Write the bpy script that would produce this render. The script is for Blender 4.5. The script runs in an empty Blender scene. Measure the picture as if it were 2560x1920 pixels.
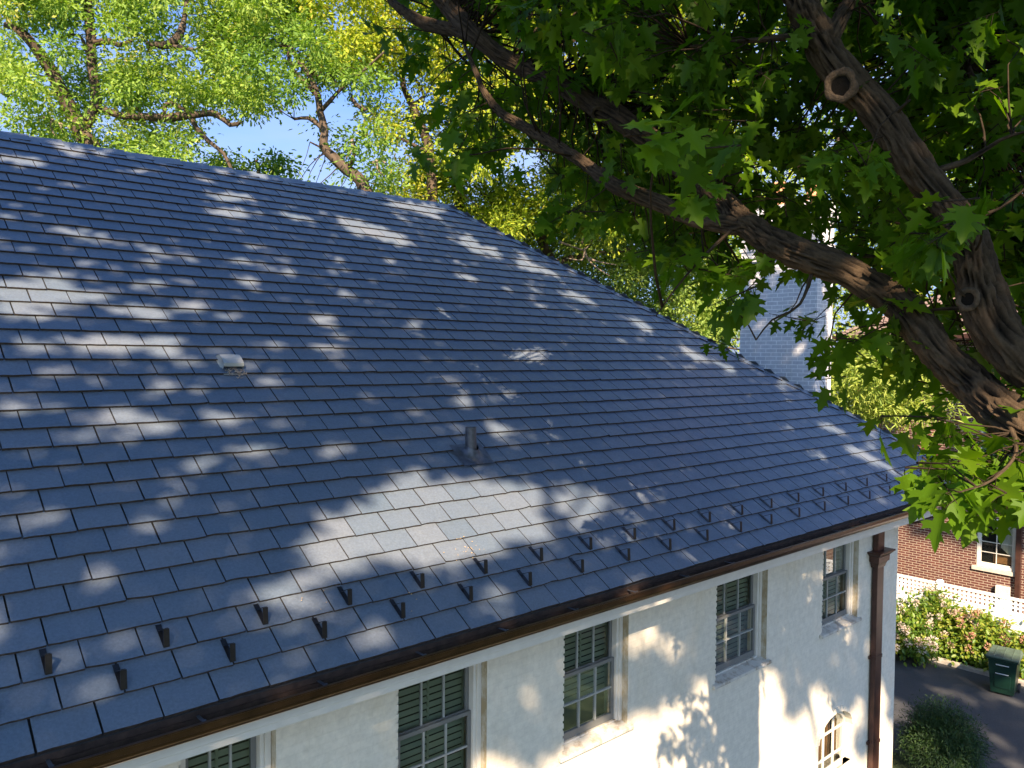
import bpy, bmesh, math, random
import numpy as np
from mathutils import Vector, Matrix, noise
random.seed(7); rng = np.random.default_rng(11)
D = bpy.data; sc = bpy.context.scene; COL = sc.collection
H = 7.8                                   # height of the viewpoint above the ground
R_ = math.radians
# ------------------------------------------------------------------ camera
FPX, YAW, PITCH, ROLL = 1975.6, R_(41.561), R_(-2.0727), R_(.45558)
TH = R_(35.98)                            # roof pitch
_F = Vector((math.sin(YAW)*math.cos(PITCH), math.cos(YAW)*math.cos(PITCH), math.sin(PITCH)))
_R0 = Vector((math.cos(YAW), -math.sin(YAW), 0)); _U0 = _R0.cross(_F)
_R = _R0*math.cos(ROLL)+_U0*math.sin(ROLL); _U = _U0*math.cos(ROLL)-_R0*math.sin(ROLL)
cam = D.objects.new('camera', D.cameras.new('camera')); COL.objects.link(cam)
m = Matrix((( _R.x,_U.x,-_F.x,0),(_R.y,_U.y,-_F.y,0),(_R.z,_U.z,-_F.z,H),(0,0,0,1)))
cam.matrix_world = m
cam.data.sensor_width = 36; cam.data.lens = FPX/2560*36; cam.data.clip_end = 2000
sc.camera = cam
sc.render.resolution_x, sc.render.resolution_y = 1024, 768
# ------------------------------------------------------------------ light
SUN = Vector((-.52, -.62, .59)).normalized()
el = math.asin(SUN.z); az = math.atan2(SUN.x, SUN.y)
w = D.worlds.new('World'); sc.world = w; w.use_nodes = True
nt = w.node_tree; sky = nt.nodes.new('ShaderNodeTexSky'); sky.sky_type = 'NISHITA'; sky.sun_disc = False
sky.sun_elevation = el; sky.sun_rotation = az; sky.air_density = 1.0; sky.dust_density = 2.6; sky.ozone_density = 4.5
bg = nt.nodes['Background']; bg.inputs[1].default_value = .068
wb = nt.nodes.new('ShaderNodeMix'); wb.data_type = 'RGBA'; wb.blend_type = 'MULTIPLY'; wb.inputs[0].default_value = 1
wb.inputs[7].default_value = (.62, .93, 1.36, 1)          # the picture's white balance
nt.links.new(sky.outputs[0], wb.inputs[6])
# thin bright high cloud low in the sky
tc = nt.nodes.new('ShaderNodeTexCoord'); mpc = nt.nodes.new('ShaderNodeMapping'); mpc.inputs['Scale'].default_value = (1.0, 1.6, 5.0); mpc.inputs['Rotation'].default_value = (0, .35, .4)
nz_ = nt.nodes.new('ShaderNodeTexNoise'); nz_.inputs['Scale'].default_value = 2.2; nz_.inputs['Detail'].default_value = 6; nz_.inputs['Roughness'].default_value = .5
rc = nt.nodes.new('ShaderNodeMapRange'); rc.inputs['From Min'].default_value = .30; rc.inputs['From Max'].default_value = .68; rc.inputs['To Min'].default_value = .25; rc.inputs['To Max'].default_value = .85
sx_ = nt.nodes.new('ShaderNodeSeparateXYZ'); re_ = nt.nodes.new('ShaderNodeMapRange'); re_.inputs['From Min'].default_value = .22; re_.inputs['From Max'].default_value = .60; re_.inputs['To Min'].default_value = 1; re_.inputs['To Max'].default_value = .05
mu_ = nt.nodes.new('ShaderNodeMath'); mu_.operation = 'MULTIPLY'
cm_ = nt.nodes.new('ShaderNodeMix'); cm_.data_type = 'RGBA'; cm_.inputs[7].default_value = (3.2, 3.7, 5.0, 1)
for a_, b_ in ((tc.outputs['Generated'], mpc.inputs[0]), (mpc.outputs[0], nz_.inputs['Vector']), (nz_.outputs['Fac'], rc.inputs['Value']), (tc.outputs['Generated'], sx_.inputs[0]), (sx_.outputs[2], re_.inputs['Value']),
               (rc.outputs[0], mu_.inputs[0]), (re_.outputs[0], mu_.inputs[1]), (mu_.outputs[0], cm_.inputs[0]), (wb.outputs[2], cm_.inputs[6]), (cm_.outputs[2], bg.inputs[0])): nt.links.new(a_, b_)
sl = D.lights.new('sun', 'SUN'); sl.energy = 5.0; sl.angle = R_(.53); sl.color = (1, .78, .55)
so = D.objects.new('sun', sl); COL.objects.link(so)
so.rotation_euler = SUN.to_track_quat('Z', 'Y').to_euler(); so.location = SUN*60
vs = sc.view_settings; vs.view_transform = 'Standard'; vs.look = 'None'; vs.gamma = 1; vs.exposure = 1.72
sc.cycles.max_bounces = 6; sc.cycles.transparent_max_bounces = 6; sc.cycles.use_denoising = True

# ------------------------------------------------------------------ pixel -> place helpers (photo pixels of 2560 x 1920)
def ray(x, y): return _F + _R*((x-1280)/FPX) - _U*((y-960)/FPX)
def ony(x, y, Y): d = ray(x, y); p = d*(Y/d.y); return Vector((p.x, p.y, p.z+H))
def onx(x, y, X): d = ray(x, y); p = d*(X/d.x); return Vector((p.x, p.y, p.z+H))
def onz(x, y, Z): d = ray(x, y); p = d*((Z-H)/d.z); return Vector((p.x, p.y, p.z+H))
def dep(x, y, z): p = ray(x, y)*z; return Vector((p.x, p.y, p.z+H))
EY, EZ = 5.5, H-2.486                     # eave edge of the slates
SX, SZ = math.cos(TH), math.sin(TH)
def onroof(x, y):
    d = ray(x, y); t = math.tan(TH); k = ((EZ-H)-t*EY)/(d.z-t*d.y); p = d*k
    return Vector((p.x, p.y, p.z+H))
def rp(x, s, h=0.0):                      # roof coordinates: along the eave, up the slope, off the surface
    return Vector((x, EY+s*SX-h*SZ, EZ+s*SZ+h*SX))

# ------------------------------------------------------------------ object helpers
def tag(o, label=None, cat=None, group=None, kind=None):
    if label: o['label'] = label
    if cat: o['category'] = cat
    if group: o['group'] = group
    if kind: o['kind'] = kind
    return o
def empty(name, loc=(0, 0, 0), rz=0, parent=None):
    o = D.objects.new(name, None); COL.objects.link(o); o.location = loc; o.rotation_euler = (0, 0, rz)
    o.empty_display_size = .2
    if parent: o.parent = parent
    return o
class MB:
    def __init__(s): s.v = []; s.f = []; s.m = []
    def add(s, vs, fs, mi=0):
        b = len(s.v); s.v += [tuple(v) for v in vs]; s.f += [tuple(i+b for i in f) for f in fs]; s.m += [mi]*len(fs); return s
    def box(s, x0, x1, y0, y1, z0, z1, mi=0):
        return s.add([(x0,y0,z0),(x1,y0,z0),(x1,y1,z0),(x0,y1,z0),(x0,y0,z1),(x1,y0,z1),(x1,y1,z1),(x0,y1,z1)],
              [(3,2,1,0),(4,5,6,7),(0,1,5,4),(1,2,6,5),(2,3,7,6),(3,0,4,7)], mi)
    def hexa(s, P, mi=0): return s.add(P, [(3,2,1,0),(4,5,6,7),(0,1,5,4),(1,2,6,5),(2,3,7,6),(3,0,4,7)], mi)
    def tube(s, pts, rad, n=8, mi=0, cap=True):
        pts = [Vector(p) for p in pts]
        if not hasattr(rad, '__len__'): rad = [rad]*len(pts)
        up = Vector((.13, .21, 1)).normalized(); rings = []; vs = []
        for i, p in enumerate(pts):
            t = (pts[min(i+1, len(pts)-1)]-pts[max(i-1, 0)])
            t = t.normalized() if t.length > 1e-9 else Vector((0, 0, 1))
            a = t.cross(up)
            if a.length < .05: a = t.cross(Vector((1, 0, 0)))
            a.normalize(); b = t.cross(a)
            for k in range(n):
                an = 2*math.pi*k/n; vs.append(p+(a*math.cos(an)+b*math.sin(an))*rad[i])
        fs = [(i*n+k, i*n+(k+1) % n, (i+1)*n+(k+1) % n, (i+1)*n+k) for i in range(len(pts)-1) for k in range(n)]
        if cap: fs += [tuple(range(n))[::-1], tuple((len(pts)-1)*n+k for k in range(n))]
        return s.add(vs, fs, mi)
    def build(s, name, mats, parent=None, smooth=False, bevel=0):
        me = D.meshes.new(name); me.from_pydata(s.v, [], s.f); me.update()
        if not isinstance(mats, (list, tuple)): mats = [mats]
        for mt in mats: me.materials.append(mt)
        if len(mats) > 1: me.polygons.foreach_set('material_index', s.m)
        bm = bmesh.new(); bm.from_mesh(me); bmesh.ops.recalc_face_normals(bm, faces=bm.faces); bm.to_mesh(me); bm.free()
        if smooth: me.polygons.foreach_set('use_smooth', [True]*len(me.polygons))
        o = D.objects.new(name, me); COL.objects.link(o)
        if parent: o.parent = parent
        if bevel:
            b = o.modifiers.new('bevel', 'BEVEL'); b.width = bevel; b.segments = 2; b.limit_method = 'ANGLE'
        return o
def copy_obj(o, parent, loc=None, rot=None, scale=None):
    c = o.copy(); COL.objects.link(c); c.parent = parent
    if loc is not None: c.location = loc
    if rot is not None: c.rotation_euler = rot
    if scale is not None: c.scale = scale
    return c

# ------------------------------------------------------------------ materials
def mat(name, col, rough=.7, metal=0, spec=.5):
    mt = D.materials.new(name); mt.use_nodes = True; n = mt.node_tree; p = n.nodes['Principled BSDF']
    p.inputs['Base Color'].default_value = (*col, 1); p.inputs['Roughness'].default_value = rough
    p.inputs['Metallic'].default_value = metal; p.inputs['Specular IOR Level'].default_value = spec
    return mt, n, p
def N(n, t, **kw):
    x = n.nodes.new(t)
    for k, v in kw.items():
        if k in x.inputs: x.inputs[k].default_value = v
        else: setattr(x, k, v)
    return x
def ramp(n, fac, stops):
    r = n.nodes.new('ShaderNodeValToRGB'); e = r.color_ramp.elements
    while len(e) < len(stops): e.new(.5)
    for i, (p, c) in enumerate(stops): e[i].position = p; e[i].color = (*c, 1)
    n.links.new(fac, r.inputs[0]); return r.outputs[0]
def coord(n, scale=(1, 1, 1), obj=False):
    if obj: o = N(n, 'ShaderNodeTexCoord').outputs['Object']
    else: o = N(n, 'ShaderNodeNewGeometry').outputs['Position']
    mp = n.nodes.new('ShaderNodeMapping'); mp.inputs['Scale'].default_value = scale
    n.links.new(o, mp.inputs[0]); return mp.outputs[0]
def ntex(n, vec, scale, detail=4, rough=.55):
    t = N(n, 'ShaderNodeTexNoise'); t.inputs['Scale'].default_value = scale; t.inputs['Detail'].default_value = detail
    t.inputs['Roughness'].default_value = rough; n.links.new(vec, t.inputs['Vector']); return t.outputs['Fac']
def bump(n, p, h, strength=.3, dist=.01):
    b = N(n, 'ShaderNodeBump'); b.inputs['Strength'].default_value = strength; b.inputs['Distance'].default_value = dist
    n.links.new(h, b.inputs['Height']); n.links.new(b.outputs[0], p.inputs['Normal']); return b
def mathn(n, op, a, b=None):
    x = N(n, 'ShaderNodeMath', operation=op)
    for i, v in enumerate((a, b)):
        if v is None: continue
        if isinstance(v, (int, float)): x.inputs[i].default_value = v
        else: n.links.new(v, x.inputs[i])
    return x.outputs[0]
def mixc(n, f, a, b, mode='MIX'):
    x = n.nodes.new('ShaderNodeMix'); x.data_type = 'RGBA'; x.blend_type = mode
    for i, v in ((0, f), (6, a), (7, b)):
        if isinstance(v, (int, float)): x.inputs[i].default_value = v
        elif isinstance(v, tuple): x.inputs[i].default_value = (*v, 1)
        else: n.links.new(v, x.inputs[i])
    return x.outputs[2]
def attr(n, name): return N(n, 'ShaderNodeAttribute', attribute_name=name).outputs['Fac']

def slate_mat():
    mt, n, p = mat('slate', (.2, .23, .28), .5, 0, .5)
    c = coord(n); a = attr(n, 'tint')
    base = ramp(n, a, [(0, (.080, .122, .176)), (.5, (.106, .144, .198)), (1, (.138, .168, .212))])
    f1 = ntex(n, c, 2.2, 5); f2 = ntex(n, c, 45, 5, .7)
    base = mixc(n, mathn(n, 'MULTIPLY', f1, .35), base, (.165, .16, .16))
    base = mixc(n, 1.0, base, ramp(n, f2, [(.3, (.78, .78, .78)), (.7, (1.12, 1.12, 1.12))]), 'MULTIPLY')
    n.links.new(base, p.inputs['Base Color'])
    rr = ramp(n, ntex(n, c, 6, 3), [(.3, (.40,)*3), (.7, (.60,)*3)]); n.links.new(rr, p.inputs['Roughness'])
    h = mathn(n, 'ADD', mathn(n, 'MULTIPLY', ntex(n, c, 9, 4), 1.0), mathn(n, 'MULTIPLY', ntex(n, c, 60, 4, .7), .25))
    bump(n, p, h, .55, .012); return mt
def simple(name, col, rough=.7, metal=0, nscale=20, var=.25, bstr=.2, bdist=.004, spec=.5):
    mt, n, p = mat(name, col, rough, metal, spec); c = coord(n); f = ntex(n, c, nscale, 5, .6)
    lo = tuple(v*(1-var) for v in col); hi = tuple(min(1, v*(1+var)) for v in col)
    n.links.new(ramp(n, f, [(.3, lo), (.7, hi)]), p.inputs['Base Color'])
    if bstr: bump(n, p, ntex(n, c, nscale*2.3, 4), bstr, bdist)
    return mt
def brick_mat(name, c1, c2, mortar, axis, bw, bh, ms, painted=False, rough=.85):
    mt, n, p = mat(name, c1, rough, 0, .3)
    pos = N(n, 'ShaderNodeNewGeometry').outputs['Position']; sp = N(n, 'ShaderNodeSeparateXYZ'); n.links.new(pos, sp.inputs[0])
    cb = N(n, 'ShaderNodeCombineXYZ')
    if axis == 'auto':
        nm = N(n, 'ShaderNodeSeparateXYZ'); n.links.new(N(n, 'ShaderNodeNewGeometry').outputs['True Normal'], nm.inputs[0])
        ax = mathn(n, 'ABSOLUTE', nm.outputs[0]); g = mathn(n, 'GREATER_THAN', ax, .5)
        u = mathn(n, 'ADD', mathn(n, 'MULTIPLY', sp.outputs[1], g), mathn(n, 'MULTIPLY', sp.outputs[0], mathn(n, 'SUBTRACT', 1.0, g)))
        n.links.new(u, cb.inputs[0])
    else: n.links.new(sp.outputs[0 if axis == 'x' else 1], cb.inputs[0])
    n.links.new(sp.outputs[2], cb.inputs[1])
    b = N(n, 'ShaderNodeTexBrick'); n.links.new(cb.outputs[0], b.inputs['Vector'])
    b.inputs['Scale'].default_value = 1; b.inputs['Brick Width'].default_value = bw; b.inputs['Row Height'].default_value = bh
    b.inputs['Mortar Size'].default_value = ms; b.inputs['Mortar Smooth'].default_value = .3; b.inputs['Bias'].default_value = 0
    b.inputs['Color1'].default_value = (*c1, 1); b.inputs['Color2'].default_value = (*c2, 1); b.inputs['Mortar'].default_value = (*mortar, 1)
    c = coord(n); f = ntex(n, c, 14, 5, .65)
    col = mixc(n, 1.0, b.outputs[0], ramp(n, f, [(.25, (.86,)*3), (.75, (1.1,)*3)]), 'MULTIPLY')
    if painted:                                            # faint grime and hairline stains that belong to the old paint
        st = ramp(n, ntex(n, coord(n, (1.2, 1.2, .35)), 1.5, 6, .7), [(.52, (1, 1, 1)), (.8, (.86, .80, .68))])
        col = mixc(n, .7, col, st, 'MULTIPLY')
    n.links.new(col, p.inputs['Base Color'])
    h = mathn(n, 'ADD', mathn(n, 'MULTIPLY', b.outputs['Fac'], -1.0), mathn(n, 'MULTIPLY', ntex(n, c, 40, 4), .6 if painted else .4))
    bump(n, p, h, (.18 if painted else .8), .006); return mt
def leaf_mat(name, stops, trans=.45, rough=.45, tcol=None, spec=.5):
    mt = D.materials.new(name); mt.use_nodes = True; n = mt.node_tree; p = n.nodes['Principled BSDF']
    a = attr(n, 'tint'); col = ramp(n, a, stops)
    n.links.new(col, p.inputs['Base Color']); p.inputs['Roughness'].default_value = rough; p.inputs['Specular IOR Level'].default_value = spec
    t = N(n, 'ShaderNodeBsdfTranslucent'); tc = mixc(n, 1.0, col, tcol or (1.5, 1.6, .5), 'MULTIPLY'); n.links.new(tc, t.inputs[0])
    mx = N(n, 'ShaderNodeMixShader'); mx.inputs[0].default_value = trans
    n.links.new(p.outputs[0], mx.inputs[1]); n.links.new(t.outputs[0], mx.inputs[2])
    n.links.new(mx.outputs[0], n.nodes['Material Output'].inputs[0]); return mt
def bark_mat(name, lo, hi, sc_=1.0):
    mt, n, p = mat(name, lo, .9, 0, .2); c = coord(n)
    a = attr(n, 'ridge'); f = ntex(n, c, 30*sc_, 6, .7)
    k = mathn(n, 'ADD', mathn(n, 'MULTIPLY', a, .7), mathn(n, 'MULTIPLY', f, .5))
    n.links.new(ramp(n, k, [(.38, lo), (.62, tuple((x+y)*.4 for x, y in zip(lo, hi))), (.9, hi)]), p.inputs['Base Color'])
    bump(n, p, mathn(n, 'ADD', ntex(n, c, 55*sc_, 6, .7), a), .7, .012); return mt
M = {}
M['slate'] = slate_mat()
M['edge'] = simple('slate_edge', (.055, .038, .027), .9, 0, 30, .7, .6, .008)
M['under'] = simple('roof_underlay', (.03, .03, .032), .9)
M['wall'] = brick_mat('painted_brick', (.70, .65, .54), (.69, .64, .53), (.675, .625, .515), 'auto', .25, .085, .008, True)
M['chimney'] = brick_mat('painted_chimney_brick', (.52, .53, .55), (.47, .48, .51), (.76, .76, .75), 'auto', .25, .085, .009, True)
M['brick'] = brick_mat('red_brick', (.125, .045, .034), (.08, .028, .025), (.36, .29, .22), 'auto', .225, .075, .011)
M['trim'] = simple('white_trim_paint', (.62, .59, .52), .5, 0, 8, .05, .05, .002)
def stained(name, base, stain, amt):
    mt, n, p = mat(name, base, .7); c = coord(n, (1, 1, .6)); f = ntex(n, c, 7, 6, .7)
    n.links.new(ramp(n, f, [(amt, base), (amt+.22, stain)]), p.inputs['Base Color']); bump(n, p, ntex(n, coord(n), 60, 4), .3, .004); return mt
M['reveal'] = stained('stained_reveal', (.56, .52, .42), (.36, .28, .16), .38)
M['sillp'] = stained('weathered_sill', (.56, .54, .48), (.26, .19, .12), .48)
M['sash'] = simple('grey_sash_paint', (.15, .152, .142), .5, 0, 8, .08, .05, .002)
M['sash2'] = simple('pale_muntin_paint', (.30, .31, .285), .5, 0, 8, .08, .05, .002)
M['bronze'] = simple('bronze_gutter', (.075, .038, .018), .30, .6, 6, .35, .05, .002)
M['copper'] = simple('brown_downspout', (.068, .032, .024), .4, .35, 5, .3, .05, .002)
M['ginside'] = simple('gutter_inside', (.05, .03, .022), .7, .2, 12, .5, .1)
M['guard'] = simple('snow_guard_metal', (.020, .018, .019), .35, .4, 30, .3, .1)
M['lead'] = simple('lead', (.09, .095, .11), .45, .4, 14, .4, .35, .006)
M['galv'] = simple('hood_metal', (.42, .43, .40), .45, .35, 10, .12, .05)
M['dirt'] = simple('nest_debris', (.42, .33, .27), .95, 0, 60, .5, .8, .01)
M['terracotta'] = simple('terracotta', (.55, .27, .13), .8, 0, 12, .2, .1)
M['blind'] = simple('slatted_blind', (.20, .225, .155), .6, 0, 6, .1, 0)
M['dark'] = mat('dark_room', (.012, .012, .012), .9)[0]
M['wood'] = simple('wood_panel_inside', (.34, .16, .07), .5, 0, 5, .3, .05)
M['concrete'] = simple('concrete_kerb', (.40, .36, .31), .85, 0, 9, .2, .4, .006)
M['asphalt'] = simple('asphalt', (.052, .054, .060), .85, 0, 70, .35, .5, .006)
M['mulch'] = simple('mulch', (.07, .035, .02), .95, 0, 35, .6, .9, .03)
M['lawn'] = simple('lawn', (.03, .05, .015), .95, 0, 20, .4, .6, .02)  # dark even green, the shade over the lawn put into the colour
M['vinyl'] = simple('white_vinyl', (.82, .82, .82), .45, 0, 3, .03, 0)
M['bin'] = simple('green_plastic', (.005, .026, .017), .38, 0, 6, .15, .05)
M['binlid'] = simple('sunlit_lid_plastic', (.07, .105, .075), .5, 0, 6, .2, .05)  # paler than the body, the sun on the lid put into its colour
M['rubber'] = simple('black_rubber', (.02, .02, .02), .8)
M['meter'] = simple('grey_meter_paint', (.5, .51, .5), .5, 0, 5, .05, 0)
M['stone'] = simple('limestone_sill', (.52, .46, .38), .8, 0, 12, .15, .2)
M['shingle'] = simple('brown_shingle', (.20, .14, .12), .9, 0, 14, .4, .6, .01)
def glass_mat():
    mt = D.materials.new('window_glass'); mt.use_nodes = True; n = mt.node_tree; n.nodes.remove(n.nodes['Principled BSDF'])
    g = N(n, 'ShaderNodeBsdfGlossy'); g.inputs['Roughness'].default_value = .03; g.inputs['Color'].default_value = (.9, .95, .95, 1)
    t = N(n, 'ShaderNodeBsdfTransparent'); t.inputs[0].default_value = (.72, .78, .74, 1)
    fr = N(n, 'ShaderNodeFresnel'); fr.inputs[0].default_value = 1.5
    k = mathn(n, 'ADD', mathn(n, 'MULTIPLY', fr.outputs[0], .40), .015)
    mx = N(n, 'ShaderNodeMixShader'); n.links.new(k, mx.inputs[0]); n.links.new(t.outputs[0], mx.inputs[1]); n.links.new(g.outputs[0], mx.inputs[2])
    n.links.new(mx.outputs[0], n.nodes['Material Output'].inputs[0]); return mt
M['glass'] = glass_mat()
M['bark'] = bark_mat('maple_bark', (.005, .004, .003), (.085, .058, .035))
M['bark2'] = bark_mat('oak_bark', (.018, .013, .010), (.10, .074, .054), .5)
M['deadwood'] = bark_mat('dead_branch', (.22, .17, .13), (.42, .35, .28), .6)
M['leaf'] = leaf_mat('maple_leaf', [(0, (.042, .100, .004)), (.5, (.080, .165, .006)), (.85, (.13, .21, .010)), (1, (.22, .23, .018))], .5, .5, None, .2)
M['oak'] = leaf_mat('oak_leaf', [(0, (.06, .13, .022)), (.4, (.15, .26, .04)), (.75, (.27, .37, .07)), (1, (.46, .40, .12))], .38, .65, None, .2)
M['yoak'] = leaf_mat('yellowing_leaf', [(0, (.06, .13, .016)), (.35, (.18, .28, .025)), (.75, (.37, .40, .04)), (1, (.52, .38, .07))], .4, .65, None, .2)
M['pine'] = leaf_mat('pine_needle', [(0, (.05, .11, .02)), (.5, (.18, .28, .045)), (1, (.36, .42, .08))], .4, .6)
M['yew'] = leaf_mat('yew_needle', [(0, (.012, .035, .010)), (.6, (.03, .075, .016)), (1, (.08, .14, .025))], .25, .6)
M['hyd'] = leaf_mat('hydrangea_leaf', [(0, (.03, .08, .01)), (.6, (.11, .20, .018)), (1, (.24, .26, .03))], .35, .5)
M['flower'] = leaf_mat('hydrangea_petal', [(0, (.42, .20, .12)), (.5, (.58, .42, .33)), (1, (.66, .62, .55))], .3, .7, (1, .9, .8))

# ------------------------------------------------------------------ leaf clouds (numpy)
def tmpl(half, fold=.12, droop=.2):
    n = len(half); v = [(x, y, fold*abs(x)-droop*y*y) for x, y in half]
    v += [(-x, y, fold*abs(x)-droop*y*y) for x, y in half[1:-1]]
    fr = list(range(n)); fl = [0]+[n+i for i in range(n-2)]+[n-1]
    return np.array(v, float), [fr, fl[::-1]]
MAPLE = tmpl([(0,0),(.10,.03),(.30,-.03),(.26,.08),(.17,.17),(.20,.25),(.36,.25),(.55,.33),(.44,.40),(.47,.52),(.33,.47),(.20,.45),(.16,.52),(.24,.62),(.33,.76),(.20,.71),(.14,.75),(.10,.88),(0,1.04)])
SIMPLE = tmpl([(0,0),(.20,.18),(.12,.36),(.27,.56),(.13,.74),(0,1)], .2, .2)
OVAL = tmpl([(0,0),(.22,.2),(.30,.5),(.18,.8),(0,1)], .2, .25)
NEEDLE = tmpl([(0,0),(.08,.3),(.07,.7),(0,1)], .1, .25)
def cloud(name, T, pos, tip, nrm, size, tint, material, parent=None):
    V, F = T; K = len(pos); nv = len(V)
    t = tip/np.linalg.norm(tip, axis=1, keepdims=True); s = np.cross(t, nrm); s /= np.maximum(np.linalg.norm(s, axis=1, keepdims=True), 1e-6)
    u = np.cross(s, t); B = np.stack([s, t, u], 1)*size[:, None, None]
    P = (np.einsum('vk,nkd->nvd', V, B)+pos[:, None, :]).reshape(-1, 3)
    lt = np.array([len(f) for f in F]); loops = np.concatenate([np.array(f) for f in F])
    L = (loops[None, :]+(np.arange(K)*nv)[:, None]).reshape(-1); tot = np.tile(lt, K); st = np.concatenate([[0], np.cumsum(tot)[:-1]])
    me = D.meshes.new(name); me.vertices.add(K*nv); me.vertices.foreach_set('co', P.astype(np.float32).ravel())
    me.loops.add(len(L)); me.loops.foreach_set('vertex_index', L.astype(np.int32))
    me.polygons.add(len(tot)); me.polygons.foreach_set('loop_start', st.astype(np.int32)); me.polygons.foreach_set('loop_total', tot.astype(np.int32))
    me.update(calc_edges=True)
    at = me.attributes.new('tint', 'FLOAT', 'POINT'); at.data.foreach_set('value', np.repeat(np.clip(tint, 0, 1), nv).astype(np.float32))
    me.materials.append(material); o = D.objects.new(name, me); COL.objects.link(o)
    if parent: o.parent = parent
    return o
def rdir(n, bias=(0, 0, 0), spread=1.0):
    d = rng.normal(size=(n, 3)); d /= np.linalg.norm(d, axis=1, keepdims=True); d = d*spread+np.array(bias); return d
def spline(P, rad, step=.12):
    P = [Vector(p) for p in P]; out = []; ro = []
    Q = [P[0]*2-P[1]]+P+[P[-1]*2-P[-2]]
    for i in range(1, len(Q)-2):
        a, b, c, d = Q[i-1], Q[i], Q[i+1], Q[i+2]; n = max(2, int((c-b).length/step))
        for k in range(n):
            t = k/n; t2 = t*t; t3 = t2*t
            out.append(.5*((2*b)+(c-a)*t+(2*a-5*b+4*c-d)*t2+(3*b-a-3*c+d)*t3)); ro.append(rad[i-1]*(1-t)+rad[i]*t)
    out.append(P[-1]); ro.append(rad[-1]); return out, ro
class Wood:
    """limbs of one tree, gathered into one mesh with a ridge attribute for the bark"""
    def __init__(s): s.mb = MB(); s.r = []; s.sk = []
    def limb(s, P, rad, n=16, step=.08, rough=.14, keep=True, nf=2.6):
        pts, rr = spline(P, rad, step); up = Vector((.3, -.2, 1)).normalized(); vs = []; al = 0
        a = None
        for i, p in enumerate(pts):
            t = (pts[min(i+1, len(pts)-1)]-pts[max(i-1, 0)]).normalized()
            if i: al += (p-pts[i-1]).length
            if a is None: a = t.cross(up); a = a if a.length > .1 else t.cross(Vector((1, 0, 0)))
            a = (a-t*a.dot(t)).normalized(); b = t.cross(a); R = rr[i]
            for k in range(n):
                an = 2*math.pi*k/n; x, y = math.cos(an), math.sin(an)
                q = Vector((x*nf+s_off(len(s.sk)), y*nf, al*(.50/max(R, .03))))
                g = noise.noise(q)*1.0; g2 = noise.noise(q*2.4)*.5; rid = 1-abs(g)*2.2-abs(g2)*.8
                lump = noise.noise(Vector((x*.8, y*.8, al*(.35/max(R, .03)))))*.14
                vs.append(p+(a*x+b*y)*R*(1+rough*(rid-.5)+lump)); s.r.append(max(0, min(1, rid*.5+.5)))
        fs = [(i*n+k, i*n+(k+1) % n, (i+1)*n+(k+1) % n, (i+1)*n+k) for i in range(len(pts)-1) for k in range(n)]
        fs += [tuple(range(n))[::-1], tuple((len(pts)-1)*n+k for k in range(n))]
        s.mb.add(vs, fs)
        if keep: s.sk += [(p.copy(), r) for p, r in zip(pts[::2], rr[::2])]
        return pts
    def twig(s, P, rad, n=5):
        b = len(s.mb.v); s.mb.tube(P, rad, n); s.r += [.5]*(len(s.mb.v)-b)
    def near(s, q):
        return min(s.sk, key=lambda a: (a[0]-q).length_squared)
    def build(s, name, material, parent):
        o = s.mb.build(name, material, parent, smooth=True)
        at = o.data.attributes.new('ridge', 'FLOAT', 'POINT'); at.data.foreach_set('value', s.r); return o
def s_off(k): return (k % 97)*1.7
def bend(a, b, k=.2, n=4):
    a = Vector(a); b = Vector(b); L = (b-a).length; o = Vector((random.uniform(-1, 1), random.uniform(-1, 1), random.uniform(-.2, .9)))*L*k
    return [a.lerp(b, i/n)+o*math.sin(math.pi*i/n)+Vector([random.uniform(-1, 1)*L*.03 for _ in range(3)])*(0 < i < n) for i in range(n+1)]

# ================================================================== SETTING
def sheet(name, x0, x1, y0, y1, z, material):
    return tag(MB().add([(x0,y0,z),(x1,y0,z),(x1,y1,z),(x0,y1,z)], [(0,1,2,3)]).build(name, material), kind='structure')
sheet('ground', -600, 600, -600, 600, 0, M['lawn'])
sheet('driveway', 15.9, 21.5, -40, 40, .006, M['asphalt'])
tag(MB().box(21.5, 21.66, -40, 40, 0, .10).build('kerb', M['concrete']), kind='structure')
sheet('planting_bed', 21.66, 22.95, -40, 40, .05, M['mulch'])

# ================================================================== WHITE HOUSE
WY, WX = 6.1, 14.98                        # front wall plane, end wall plane
SOF = H-2.825                              # soffit height
house = tag(empty('white_house', (6, WY, 0)), 'white painted brick house with a blue-grey slate roof and brown gutter', 'house')
def hp(o): o.parent = house; o.matrix_parent_inverse = Matrix.Translation((-6, -WY, 0)); return o
k = WY/5.9
# openings on the wall plane: x0, x1, bottom, top
def xw(px, py): return ony(px, py, WY).x
ZB = ony(1409, 1885, WY).z; ZT = H-2.86
OPEN = [(xw(480, 1915)-.1, xw(690, 1870)), (xw(992, 1732), xw(1218, 1660)), (xw(1409, 1600), xw(1572, 1540)),
        (xw(1791, 1470), xw(1920, 1420)), (xw(2058, 1370), xw(2148, 1335))]
AX0, AX1 = xw(2046, 1880), xw(2128, 1840); AZB = .9; ACZ = ony(2048, 1862, WY).z
AR = (AX1-AX0)/2; ACX = (AX0+AX1)/2
wall = MB()
DEPTH = .13
def quad(x0, x1, z0, z1, y=WY): wall.add([(x0,y,z0),(x1,y,z0),(x1,y,z1),(x0,y,z1)], [(0,1,2,3)])
xs = [-4.0]
for a, b in OPEN: xs += [a, b]
xs += [WX]
AT = ACZ+AR*.62                            # the lower arched window is a flattened arch
quadsplit = 2.9
for i in range(0, len(xs)-1, 2): quad(xs[i], xs[i+1], ZB, SOF)        # piers between upper windows
for a, b in OPEN: quad(a, b, ZT, SOF)
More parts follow.
